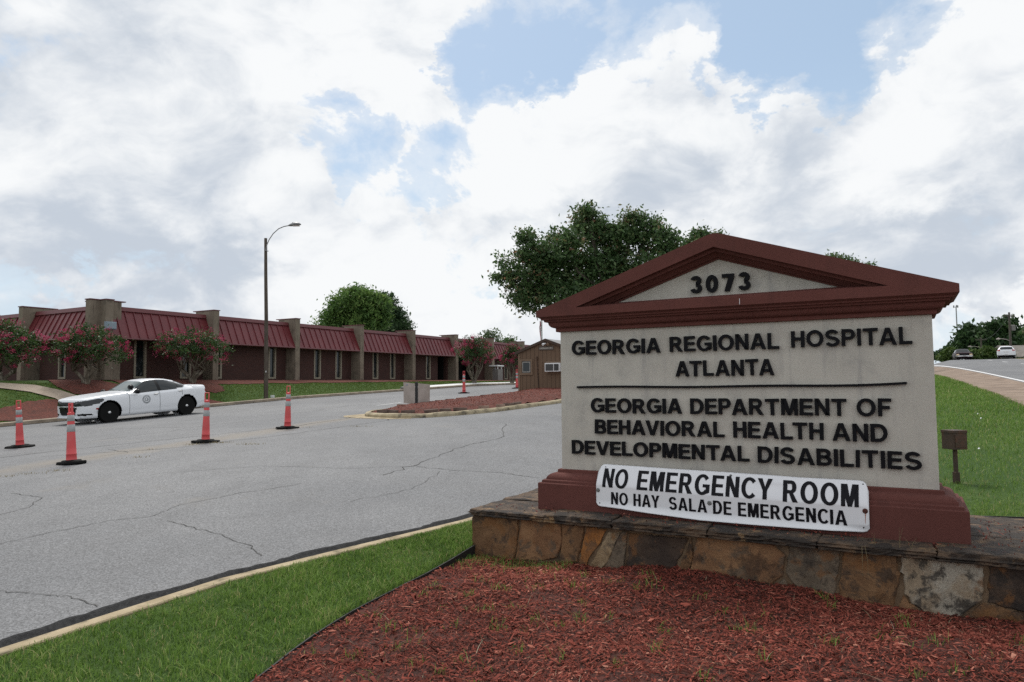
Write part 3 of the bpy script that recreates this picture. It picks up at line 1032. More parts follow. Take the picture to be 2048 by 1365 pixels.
def weeds():
    n = 0
    Xs, Ys, Zs, H = [], [], [], []
    cl = [(-.55, .62), (-.3, .7), (.05, .62), (-.5, 1.1), (.25, 1.2), (-.4, 1.9), (.5, 2.2), (1.7, 2.2), (1.55, 2.5), (3.3, 2.3), (2.7, 2.8), (.1, 2.9), (.9, 3.2), (2.2, 1.6), (3.6, 1.7), (.9, 1.6), (-.2, 2.6), (.3, 3.6), (2.0, 3.0), (3.1, 3.0), (-.65, .9), (-.1, 1.5), (1.2, 1.15), (.6, .8)]
    cl += [(random.uniform(-.6, 4), random.uniform(.6, 3.4)) for _ in range(75)]
    for t, o in cl:
        for _ in range(random.randint(5, 16)):
            tt, oo = t + random.gauss(0, .035), o + random.gauss(0, .035)
            x, y = gx(6.82 - oo, tt - 3.215)
            Xs.append(x); Ys.append(y); Zs.append(mulch_z(tt, oo)); H.append(random.uniform(.03, .085))
    for _ in range(900):                       # thin grass creeping in at the wall's left end
        tt, oo = random.uniform(-.75, .35), .46 + abs(random.gauss(0, .25))
        x, y = gx(6.82 - oo, tt - 3.215)
        Xs.append(x); Ys.append(y); Zs.append(mulch_z(tt, oo)); H.append(random.uniform(.02, .06))
    n = len(Xs)
    blades('weeds', np.array(Xs), np.array(Ys), np.array(Zs), np.array(H), .003 + RNG.random(n) * .004, MT['grass'], np.clip(RNG.normal(.5, .2, n), .1, 1), .8, 'green weeds and grass sprouts growing through the red mulch', 'weeds')
    # dry stalks
    n = 260
    t, o = RNG.random(n) * 4.4 - .4, .5 + RNG.random(n) * 3.0
    X, Y = gx(6.82 - o, t - 3.215)
    Z = np.array([mulch_z(a, b) for a, b in zip(t, o)]) + .012
    blades('dry_stalks', X, Y, Z, .015 + RNG.random(n) * .03, .0022 + RNG.random(n) * .0015, MT['straw'], RNG.random(n), 4.0, 'dry straw stalks scattered over the red mulch', 'straw')
    # tufts along cracks in the driveway
    Xs, Ys = [], []
    for px, py, k in ((385, 893, 40), (445, 889, 60), (490, 892, 30), (505, 893, 30), (118, 946, 40), (55, 952, 30), (275, 919, 25), (420, 889, 30), (612, 858, 20), (300, 903, 15), (715, 856, 25), (690, 838, 20), (735, 856, 15), (20, 957, 20)):
        x, y = ground_at(px, py)
        for _ in range(k):
            Xs.append(x + random.gauss(0, .12)); Ys.append(y + random.gauss(0, .05))
    X, Y = np.array(Xs), np.array(Ys)
    n = len(X)
    blades('dry_tufts', X, Y, h(X, Y) + .03, .015 + RNG.random(n) * .03, .006 + RNG.random(n) * .006, MT['straw'], RNG.random(n) * .5, 1.2, 'dry grass tufts in the cracks of the driveway', 'grass')


def edging(name, pts, label, hh=.06):
    b = MB()
    for i in range(len(pts) - 1):
        (x0, y0, z0), (x1, y1, z1) = pts[i], pts[i + 1]
        d = Vector((x1 - x0, y1 - y0, 0)).normalized()
        n = Vector((-d.y, d.x, 0)) * .006
        p = [(x0 - n.x, y0 - n.y, z0 - .12), (x1 - n.x, y1 - n.y, z1 - .12), (x1 + n.x, y1 + n.y, z1 - .12), (x0 + n.x, y0 + n.y, z0 - .12)]
        q = [(a, c, e + .12 + hh) for a, c, e in p]
        b.hexa(p + q)
    return tag(b.build(name, MT['edging']), label, 'lawn edging')


def build_edging():
    pts = []
    for o in np.arange(.47, 6, .25):
        t = edge_t(o)
        x, y = gx(6.82 - o, t - 3.215)
        pts.append((x, y, hf(x, y) + .004 * math.sin(o * 5)))
    edging('lawn_edging', pts, 'black plastic edging strip between the grass verge and red mulch', .006)
    pts = []
    for t in np.arange(3.0, 7.5, .5):
        o = -2.05 + .03 * math.sin(t * 3)
        x, y = gx(6.82 - o, t - 3.215)
        pts.append((x, y, hf(x, y) - .01))
    edging('lawn_edging', pts, 'black edging strip behind the stone ledge at the lawn', .07)
    rows = []
    for o in np.arange(-2.03, -.6, .2):
        rows.append([(*gx(6.82 - o, t - 3.215), hf(*gx(6.82 - o, t - 3.215)) + .025) for t in np.arange(3.0, 7.6, .5)])
    sheet('mulch_bed', rows, MT['mulch_far'])


# ------------------------------------------------------------------ lettering
_glyph = {}


def glyph(ch, sw=.205, hs=.165):
    """one heavy grotesque capital or figure, cap height 1, as a solid one deep in z: (verts, faces)"""
    key = (ch, sw, hs)
    if key in _glyph:
        return _glyph[key]
    polys = []

    def R(x0, x1, y0, y1):
        polys.append([(x0, y0), (x1, y0), (x1, y1), (x0, y1)])

    def P(*p):
        polys.append(list(p))

    def arc(cx, cy, rx, ry, a0, a1, n=18):
        """stroke along an ellipse given by its outer radii"""
        ax, ay = rx - sw / 2, ry - hs / 2
        for i in range(n):
            q = []
            for k in (i, i + 1):
                a = math.radians(a0 + (a1 - a0) * k / n)
                x, y = cx + ax * math.cos(a), cy + ay * math.sin(a)
                nx, ny = math.cos(a) * ay, math.sin(a) * ax
                l = math.hypot(nx, ny)
                nx, ny = nx / l, ny / l
                t = math.hypot(nx * sw, ny * hs) / 2
                q.append(((x + nx * t, y + ny * t), (x - nx * t, y - ny * t)))
            p = [q[0][0], q[1][0], q[1][1], q[0][1]]
            polys.append(p if a1 < a0 else p[::-1])
    if ch == 'A':
        P((0, 0), (sw * 1.08, 0), (.49, .80), (.49, 1), (.49 - sw * .58, 1)); P((.98 - sw * 1.08, 0), (.98, 0), (.49 + sw * .58, 1), (.49, 1), (.49, .80)); R(.24, .74, .21, .21 + hs)
    elif ch == 'B':
        R(0, sw, 0, 1); R(sw, .46, 1 - hs, 1); R(sw, .5, .425, .425 + hs); R(sw, .5, 0, hs); arc(.46, .712, .32, .288, 90, -90); arc(.49, .295, .34, .295, 90, -90)
    elif ch == 'C':
        arc(.5, .5, .5, .515, 40, 320, 30)
    elif ch == 'D':
        R(0, sw, 0, 1); R(sw, .40, 1 - hs, 1); R(sw, .40, 0, hs); arc(.40, .5, .48, .5, 90, -90, 22)
    elif ch == 'E':
        R(0, sw, 0, 1); R(sw, .74, 1 - hs, 1); R(sw, .70, .425, .425 + hs); R(sw, .76, 0, hs)
    elif ch == 'F':
        R(0, sw, 0, 1); R(sw, .70, 1 - hs, 1); R(sw, .62, .40, .40 + hs)
    elif ch == 'G':
        arc(.5, .5, .5, .515, 38, 318, 30); R(.53, .985, .37, .37 + hs); R(.985 - sw * .95, .985, .12, .40); P((.80, .06), (.985, .13), (.985, .2), (.78, .22))
    elif ch == 'H':
        R(0, sw, 0, 1); R(.82 - sw, .82, 0, 1); R(sw, .82 - sw, .43, .43 + hs)
    elif ch == 'I':
        R(0, sw, 0, 1)
    elif ch == 'L':
        R(0, sw, 0, 1); R(sw, .71, 0, hs)
    elif ch == 'M':
        R(0, sw * .92, 0, 1); R(.98 - sw * .92, .98, 0, 1); P((0, 1), (sw * 1.35, 1), (.49 + sw * .42, 0), (.49 - sw * .42, 0)); P((.98, 1), (.98 - sw * 1.35, 1), (.49 - sw * .42, 0), (.49 + sw * .42, 0))
    elif ch == 'N':
        R(0, sw * .97, 0, 1); R(.83 - sw * .97, .83, 0, 1); P((0, 1), (sw * 1.05, 1), (.83, 0), (.83 - sw * 1.05, 0))
    elif ch == 'O':
        arc(.51, .5, .51, .515, 0, 360, 36)
    elif ch == 'P':
        R(0, sw, 0, 1); R(sw, .45, 1 - hs, 1); R(sw, .45, .37, .37 + hs); arc(.45, .685, .33, .315, 90, -90)
    elif ch == 'R':
        R(0, sw, 0, 1); R(sw, .47, 1 - hs, 1); R(sw, .47, .40, .40 + hs); arc(.47, .70, .33, .30, 90, -90); P((.36, .42), (.60, .44), (.90, 0), (.90 - sw * 1.22, 0))
    elif ch == 'S':
        arc(.41, .718, .40, .292, 18, 270, 24); arc(.42, .291, .42, .302, 90, -162, 24)
    elif ch == 'T':
        R(0, .84, 1 - hs, 1); R(.42 - sw / 2, .42 + sw / 2, 0, 1 - hs)
    elif ch == 'U':
        R(0, sw, .38, 1); R(.82 - sw, .82, .38, 1); arc(.41, .38, .41, .395, 180, 360, 22)
    elif ch == 'V':
        P((0, 1), (.475 - sw * .58, 0), (.475, 0), (.475, .24), (sw * 1.05, 1)); P((.95, 1), (.95 - sw * 1.05, 1), (.475, .24), (.475, 0), (.475 + sw * .58, 0))
    elif ch == 'Y':
        P((0, 1), (.46 - sw / 2, .42), (.46, .42), (.46, .60), (sw * 1.12, 1)); P((.92, 1), (.92 - sw * 1.12, 1), (.46, .60), (.46, .42), (.46 + sw / 2, .42)); R(.46 - sw / 2, .46 + sw / 2, 0, .43)
    elif ch == '0':
        arc(.37, .5, .37, .515, 0, 360, 34)
    elif ch == '3':
        arc(.35, .735, .33, .28, 165, -90, 24); arc(.36, .275, .36, .29, 90, -168, 24)
    elif ch == '4':
        R(.42, .42 + sw, 0, 1); R(0, .76, .2, .2 + hs); P((0, .36), (0, .2), (.2, .3), (.46, .80), (.46, 1))
    elif ch == '7':
        R(0, .72, 1 - hs, 1); P((.72 - sw * 1.3, 1 - hs), (.72, 1 - hs), (.16 + sw * 1.15, 0), (.14, 0))
    vs, fs = [], []
    for p in polys:
        A2 = sum(p[i][0] * p[(i + 1) % len(p)][1] - p[(i + 1) % len(p)][0] * p[i][1] for i in range(len(p)))
        if A2 < 0:
            p = p[::-1]
        n, b = len(p), len(vs)
        vs += [(x, y, -.5) for x, y in p] + [(x, y, .5) for x, y in p]
        fs.append(tuple(b + n + i for i in range(n)))
        fs += [(b + i, b + (i + 1) % n, b + n + (i + 1) % n, b + n + i) for i in range(n)]
    _glyph[key] = (vs, fs)
    return _glyph[key]


TIGHT = {'AV': .07, 'AT': .08, 'TA': .08, 'LT': .10, 'LA': -.01, 'AL': 0, 'LO': .02, 'AY': .08, 'PA': .05, 'EV': .02, 'VE': .02, 'VI': .01, 'OP': 0, 'RT': .01, 'EY': .02, 'CY': .03}


def word(text, x0, x1, zb, hgt, mapf, depth=(0.0, 1.0), sw=.205, hs=.165, gap=.13, jit=0.0, zslope=0.0, b=None):
    """lay a word between x0 and x1 with the given cap height; mapf(x, z, d) -> point; one MB per letter unless b is given"""
    tot = gaps = 0
    items = []
    for i, c in enumerate(text):
        v, f = glyph(c, sw, hs)
        a, e = min(p[0] for p in v), max(p[0] for p in v)
        items.append((v, f, a, e - a))
        tot += (e - a) * hgt
        if i:
            gaps += (gap - TIGHT.get(text[i - 1] + c, 0)) * hgt
    kx = (x1 - x0) / (tot + gaps)
    x = x0
    out = []
    for i, (v, f, a, wd) in enumerate(items):
        if i:
            x += (gap - TIGHT.get(text[i - 1] + text[i], 0)) * hgt * kx
        rot = random.gauss(0, jit)
        dz = random.gauss(0, jit * .12)
        cx, cz = x + wd * hgt * kx / 2, zb + hgt / 2
        q = []
        for p in v:
            X = x + (p[0] - a) * hgt * kx
            Z = zb + p[1] * hgt + zslope * (X - x0)
            rx, rz = X - cx, Z - cz
            q.append(mapf(cx + rx + rz * rot, cz + rz - rx * rot + dz, depth[0] if p[2] < 0 else depth[1]))
        m = b if b is not None else MB()
        m.add(q, f)
        out.append(m)
        x += wd * hgt * kx
    return out


# ------------------------------------------------------------------ monument sign (local x along the face, y into it)
SIGN_LOC = (.51679, 7.52571, 0.0)
SIGN_RZ = -math.radians(29.16)
SW, SD = 3.421, .46


def ring(off, z):
    return [(-off, -off, z), (SW + off, -off, z), (SW + off, SD + off, z), (-off, SD + off, z)]


def mould(b, prof, cap_lo=True, cap_hi=True):
    vs = []
    for off, z in prof:
        vs += ring(off, z)
    n = len(prof)
    fs = [(i * 4 + j, i * 4 + (j + 1) % 4, (i + 1) * 4 + (j + 1) % 4, (i + 1) * 4 + j) for i in range(n - 1) for j in range(4)]
    if cap_lo:
        fs.append((3, 2, 1, 0))
    if cap_hi:
        fs.append(tuple((n - 1) * 4 + j for j in range(4)))
    b.add(vs, fs)


def build_sign():
    R = empty('monument_sign', SIGN_LOC, SIGN_RZ, 'cream stucco hospital sign with dark red gabled cap and raised black letters', 'sign')
    b = MB()
    b.box(0, SW, 0, SD, .74, 2.21)
    b.build('sign_body', MT['body'], R, bevel=.008)
    b = MB()
    b.add([(.12, .012, 2.40), (SW - .12, .012, 2.40), (1.68, .012, 2.93)], [(0, 1, 2)])
    b.build('tympanum', MT['body'], R)
    # plinth
    b = MB()
    cove = [(.125 - .09 * (1 - math.cos(q)), .650 + .066 * math.sin(q)) for q in [i * math.pi / 2 / 7 for i in range(8)]]
    mould(b, [(.19, .28), (.19, .611), (.184, .617), (.160, .618), (.158, .641), (.153, .646), (.126, .648)] + cove + [(.034, .717), (.033, .744), (.028, .749), (-.01, .749)])
    b.build('plinth', MT['red'], R, bevel=.004)
    # cornice under the pediment
    b = MB()
    ov = [(.045 + .052 * math.sin(q), 2.296 - .058 * math.cos(q)) for q in [i * math.pi / 2 / 7 for i in range(8)]]
    mould(b, [(-.01, 2.197), (.032, 2.197), (.036, 2.201), (.036, 2.234)] + ov + [(.098, 2.298), (.128, 2.299), (.132, 2.318), (.155, 2.320), (.157, 2.334), (.187, 2.352), (.187, 2.37)])
    b.build('cornice', MT['red'], R, bevel=.003)
    # pediment: raking fascias round the recessed triangle
    b = MB()
    o = .192
    A = [(-o, 2.352), (-o, 2.414), (1.60, 3.022), (1.66, 3.040), (1.69, 3.043), (1.72, 3.040), (1.78, 3.024), (SW + o, 2.421), (SW + o, 2.352)]
    I = [(.267, 2.431), (1.68, 2.916), (3.111, 2.441)]
    for yy, sgn in ((-o, 1), (SD + o, -1)):
        vs = [(x, yy, z) for x, z in A] + [(x, yy, z) for x, z in I]
        if sgn > 0:
            fs = [(0, 8, 11, 9), (0, 9, 1), (1, 9, 10, 3, 2), (10, 4, 3), (10, 5, 4), (10, 11, 7, 6, 5), (11, 8, 7)]
        else:
            fs = [tuple(range(8, -1, -1))]
        fs = [f[::-1] for f in fs] if sgn > 0 else fs
        b.add(vs, fs)
    n = len(A)
    vs = [(x, -o, z) for x, z in A] + [(x, SD + o, z) for x, z in A]
    b.add(vs, [(i, (i + 1) % n, n + (i + 1) % n, n + i) for i in range(n)])
    cx, cz, rr = 1.686, 2.585, .165

    def tri(d, y):
        k = 1 - d / rr
        return [(cx + (x - cx) * k, y, cz + (z - cz) * k) for x, z in I]
    seq = [(0, -o), (0, -.135), (.016, -.125), (.016, -.085), (.020, -.08), (.033, -.045), (.036, -.04), (.036, -.012), (.045, -.008), (.045, .03)]
    vs = []
    for d, y in seq:
        vs += tri(d, y)
    b.add(vs, [(i * 3 + j, (i + 1) * 3 + j, (i + 1) * 3 + (j + 1) % 3, i * 3 + (j + 1) % 3) for i in range(len(seq) - 1) for j in range(3)])
    b.build('pediment', MT['red'], R)
    b = MB()
    b.box(1.905, 1.909, -.1945, -.192, 2.358, 2.413)
    b.build('hairline_joint', MT['paper'], R)
    # raised letters
    mp = lambda x, z, d: (x, -.006 - d, z)
    for lab, ws in (('GEORGIA REGIONAL HOSPITAL', [('GEORGIA', .146, 1.10, 1.945, .148), ('REGIONAL', 1.196, 2.213, 1.948, .148), ('HOSPITAL', 2.317, 3.271, 1.955, .148)]),
                    ('ATLANTA', [('ATLANTA', 1.248, 2.164, 1.708, .150)]),
                    ('GEORGIA DEPARTMENT OF', [('GEORGIA', .352, 1.302, 1.345, .147), ('DEPARTMENT', 1.385, 2.752, 1.345, .15), ('OF', 2.83, 3.096, 1.346, .152)]),
                    ('BEHAVIORAL HEALTH AND', [('BEHAVIORAL', .393, 1.701, 1.129, .146), ('HEALTH', 1.784, 2.561, 1.130, .15), ('AND', 2.629, 3.06, 1.129, .153)]),
                    ('DEVELOPMENTAL DISABILITIES', [('DEVELOPMENTAL', .13, 1.922, .913, .142), ('DISABILITIES', 1.997, 3.302, .907, .148)])):
        for t, x0, x1, z, hh in ws:
            for m in word(t, x0, x1, z, hh, mp, (0, .026), jit=.012, gap=.12, sw=.222, hs=.182):
                m.build('letter', MT['letter'], R)
    for m in word('3073', 1.412, 1.975, 2.511, .165, lambda x, z, d: (x, .008 - d, z), (0, .028), .255, .205, jit=.012, gap=.24):
        m.build('house_number', MT['letter'], R)
    b = MB()
    N = 24
    top, bot = [], []
    for i in range(N + 1):
        t = .195 + (3.218 - .195) * i / N
        z = 1.598 + .004 * math.sin(i * .5) + .022 * max(0, (i / N - .72) / .28) ** 2
        for y in (-.004, -.026):
            bot.append((t, y, z)); top.append((t, y, z + .021))
    m = 2 * (N + 1)
    fs = []
    for i in range(N):
        a, c = 2 * i, 2 * i + 2
        fs += [(a + 1, c + 1, m + c + 1, m + a + 1), (m + a + 1, m + c + 1, m + c, m + a), (a, c, c + 1, a + 1)]
    fs += [(0, 1, m + 1, m), (2 * N + 1, 2 * N, m + 2 * N, m + 2 * N + 1)]
    b.add(bot + top, fs)
    b.build('divider_bar', MT['letter'], R)


# ------------------------------------------------------------------ banner screwed to the plinth
BT = lambda t: float(np.interp(t, [.46, .48, .52, 1.244, 1.85, 2.155, 2.364, 2.83, 2.88, 2.905], [.805, .82, .834, .822, .816, .811, .805, .806, .800, .775]))
BB = lambda t: float(np.interp(t, [.46, .50, .724, 1.027, 1.503, 1.949, 2.366, 2.757, 2.905], [.432, .430, .425, .405, .381, .382, .385, .392, .392]))


def banner_pt(t, z, d=0.0):
    zt, zb = BT(t), BB(t)
    v = (z - zb) / (zt - zb)
    o = .213 - .105 * max(0, (v - .52) / .48) ** 1.3
    o += .030 * max(0, (.16 - v) / .16) ** 2 * (1 - .7 * math.exp(-((t - .5) / .25) ** 2))
    o += .006 * math.sin(t * 5.3 + 1) * (v - .45) + .012 * math.exp(-((t - 1.95) / .18) ** 2 - ((v - .95) / .1) ** 2) + .010 * math.exp(-((t - 2.2) / .2) ** 2 - ((v - .88) / .06) ** 2)
    o += .004 * math.sin(t * 9) * max(0, v - .75)
    if t > 2.62:                                # curled lower right corner
        q = min(1, (t - 2.62) / .28)
        o -= .045 * q * max(0, (.14 - v) / .14)
    return (t, -o - d, z)


def build_banner():
    R = empty('banner', SIGN_LOC, SIGN_RZ, 'white banner reading NO EMERGENCY ROOM screwed across the foot of the sign', 'banner')
    b = MB()
    nt, nv = 120, 44
    idx = {}
    x0, x1, rc = .474, 2.905, .055
    vs, fs = [], []
    for i in range(nt + 1):
        t = x0 + (x1 - x0) * i / nt + .035 * 0
        zt, zb = BT(t), BB(t)
        e = min(t - x0, x1 - t)
        cut = rc - math.sqrt(max(0, rc * rc - (rc - e) ** 2)) if e < rc else 0
        for j in range(nv + 1):
            z = zb + cut * .6 + (zt - zb - cut * 1.6) * j / nv
            vs.append(banner_pt(t, z))
    for i in range(nt):
        for j in range(nv):
            fs.append((i * (nv + 1) + j, (i + 1) * (nv + 1) + j, (i + 1) * (nv + 1) + j + 1, i * (nv + 1) + j + 1))
    b.add(vs, fs)
    o = b.build('panel', MT['banner'], R, smooth=True)
    md = o.modifiers.new('thick', 'SOLIDIFY')
    md.thickness = .003
    md.offset = -1
    mp = lambda x, z, d: banner_pt(x, z, .0025 + d)
    for lab, ws in (('NO EMERGENCY ROOM', [('NO', .540, .800, .620, .176), ('EMERGENCY', .895, 2.143, .616, .176), ('ROOM', 2.23, 2.83, .600, .178)]),
                    ('NO HAY SALA DE EMERGENCIA', [('NO', .632, .806, .460, .117), ('HAY', .862, 1.121, .459, .117), ('SALA', 1.213, 1.57, .452, .119), ('DE', 1.624, 1.79, .446, .121), ('EMERGENCIA', 1.847, 2.738, .444, .123)])):
        b = MB()
        for t, x0, x1, z, hh in ws:
            word(t, x0, x1, z, hh, lambda x, z_, d: (x, -d, z_), (0, .0008), .26, .155, gap=.14, zslope=-.008, b=b)
        bm = bmesh.new()                       # cut finely so the print follows the bent sheet
        vv = [bm.verts.new(p) for p in b.v]
        for f in b.f:
            bm.faces.new([vv[i] for i in f])
        for zc in np.arange(.40, .86, .012):
            bmesh.ops.bisect_plane(bm, geom=bm.verts[:] + bm.edges[:] + bm.faces[:], plane_co=(0, 0, zc), plane_no=(0, 0, 1))
        for v in bm.verts:
            v.co = Vector(mp(v.co.x, v.co.z, -v.co.y))
        me = bpy.data.meshes.new('lettering')
        bm.to_mesh(me)
        bm.free()
        me.materials.append(MT['print'])
        o = bpy.data.objects.new('lettering', me)
        COL.objects.link(o)
        o.parent = R
        o['label'] = 'black printed words ' + lab
    for t, z, m in ((.494, .587, 'bolt'), (1.593, .540, 'bolt'), (2.876, .569, 'rust'), (1.772, .79, 'bolt')):
        p = banner_pt(t, z)
        b = MB()
        k = 1.0 if z < .7 else .55
        b.lathe([(.021 * k, .0), (.021 * k, -.004), (.016 * k, -.007), (.007 * k, -.007), (.006 * k, -.012), (0.001, -.012)], 16, p, axis='y')
        b.build('screw', MT[m], R)
    for t, z in ((.545, .807), (2.863, .778), (.512, .462), (2.86, .43)):
        b = MB()
        b.lathe([(.006, 0), (.006, -.001), (.001, -.001)], 10, banner_pt(t, z, .002), axis='y')
        b.build('screw_hole', MT['print'], R)
    b = MB()
    pts = [banner_pt(2.876 + .001 * math.sin(i), .55 - i * .014, .0016) for i in range(7)]
    vs = []
    for i, p in enumerate(pts):
        w = .0035 * (1 - i / 9)
        vs += [(p[0] - w, p[1], p[2]), (p[0] + w, p[1], p[2])]
    b.add(vs, [(2 * i, 2 * i + 1, 2 * i + 3, 2 * i + 2) for i in range(6)])
    b.build('rust_streak', plain('rust_streak', (.35, .12, .07), .6), R)


# ------------------------------------------------------------------ stone wall under the sign
STONES = [
    ([(-0.83, 0.32), (-0.27, 0.31), (-0.29, 0.13), (-0.36, -0.3), (-0.84, -0.3)], 'br'),
    ([(-0.26, 0.31), (0.20, 0.29), (0.21, 0.09), (0.15, -0.06), (-0.01, -0.12), (-0.33, -0.14), (-0.28, 0.07)], 'tan'),
    ([(0.215, 0.29), (0.45, 0.28), (0.37, -0.08), (0.17, -0.12), (0.22, 0.07)], 'br'),
    ([(-0.34, -0.15), (0.0, -.135), (.17, -.13), (.36, -.10), (.36, -.32), (-.35, -.32)], 'tan'),
    ([(0.47, 0.27), (0.67, 0.26), (0.61, 0.13), (0.49, -0.01), (0.46, -0.12), (0.45, -.3), (.38, -.3), (0.38, -0.09)], 'or'),
    ([(0.69, 0.24), (0.81, 0.24), (0.75, 0.1), (0.69, -0.04), (0.60, -0.13), (.6, -.3), (.48, -.3), (0.48, -0.12), (0.57, 0.02)], 'pale'),
    ([(0.83, 0.26), (0.885, 0.26), (0.84, -0.08), (.84, -.3), (.63, -.3), (0.64, -0.11), (0.74, 0.1)], 'gr'),
    ([(0.90, 0.25), (1.46, 0.255), (1.32, -0.04), (1.30, -.3), (.87, -.3), (0.86, -0.1)], 'dk'),
    ([(1.49, 0.26), (1.495, 0.1), (1.44, -0.09), (1.44, -.3), (1.33, -.3), (1.335, -0.06)], 'br'),
    ([(1.52, 0.29), (2.16, 0.29), (2.28, 0.19), (2.25, 0.02), (2.13, -0.09), (1.91, -0.11), (1.46, -0.09)], 'tan'),
    ([(1.46, -.11), (1.91, -.13), (2.12, -.11), (2.14, -.32), (1.46, -.32)], 'br'),
    ([(2.15, -0.095), (2.26, 0.0), (2.33, -0.09), (2.47, -0.14), (2.47, -.32), (2.16, -.32)], 'gr'),
    ([(2.31, 0.29), (2.70, 0.29), (2.66, 0.0), (2.63, -0.14), (2.49, -0.12), (2.35, -.06), (2.27, 0.05)], 'gr'),
    ([(2.72, 0.29), (3.10, 0.285), (3.11, 0.06), (3.07, -0.12), (3.06, -.32), (2.5, -.32), (2.5, -.15), (2.65, -.15), (2.68, -0.04)], 'br'),
    ([(3.13, -0.02), (3.26, -0.14), (3.3, -.32), (3.08, -.32), (3.09, -.13)], 'tan'),
    ([(3.13, 0.285), (3.61, 0.285), (3.675, 0.27), (3.65, 0.01), (3.49, -0.14), (3.28, -0.15), (3.14, -.01)], 'white'),
    ([(3.51, -.14), (3.66, 0.0), (3.9, -.05), (4.0, -.35), (3.3, -.35), (3.29, -.17)], 'br'),
    ([(3.70, 0.285), (4.06, 0.285), (4.1, -.06), (3.9, -.04), (3.68, 0.0)], 'dk'),
    ([(4.08, .285), (4.5, .285), (4.6, -.35), (4.02, -.35), (4.12, -.05)], 'tan'),
    ([(4.52, .285), (5.2, .285), (5.2, -.35), (4.62, -.35)], 'br')]


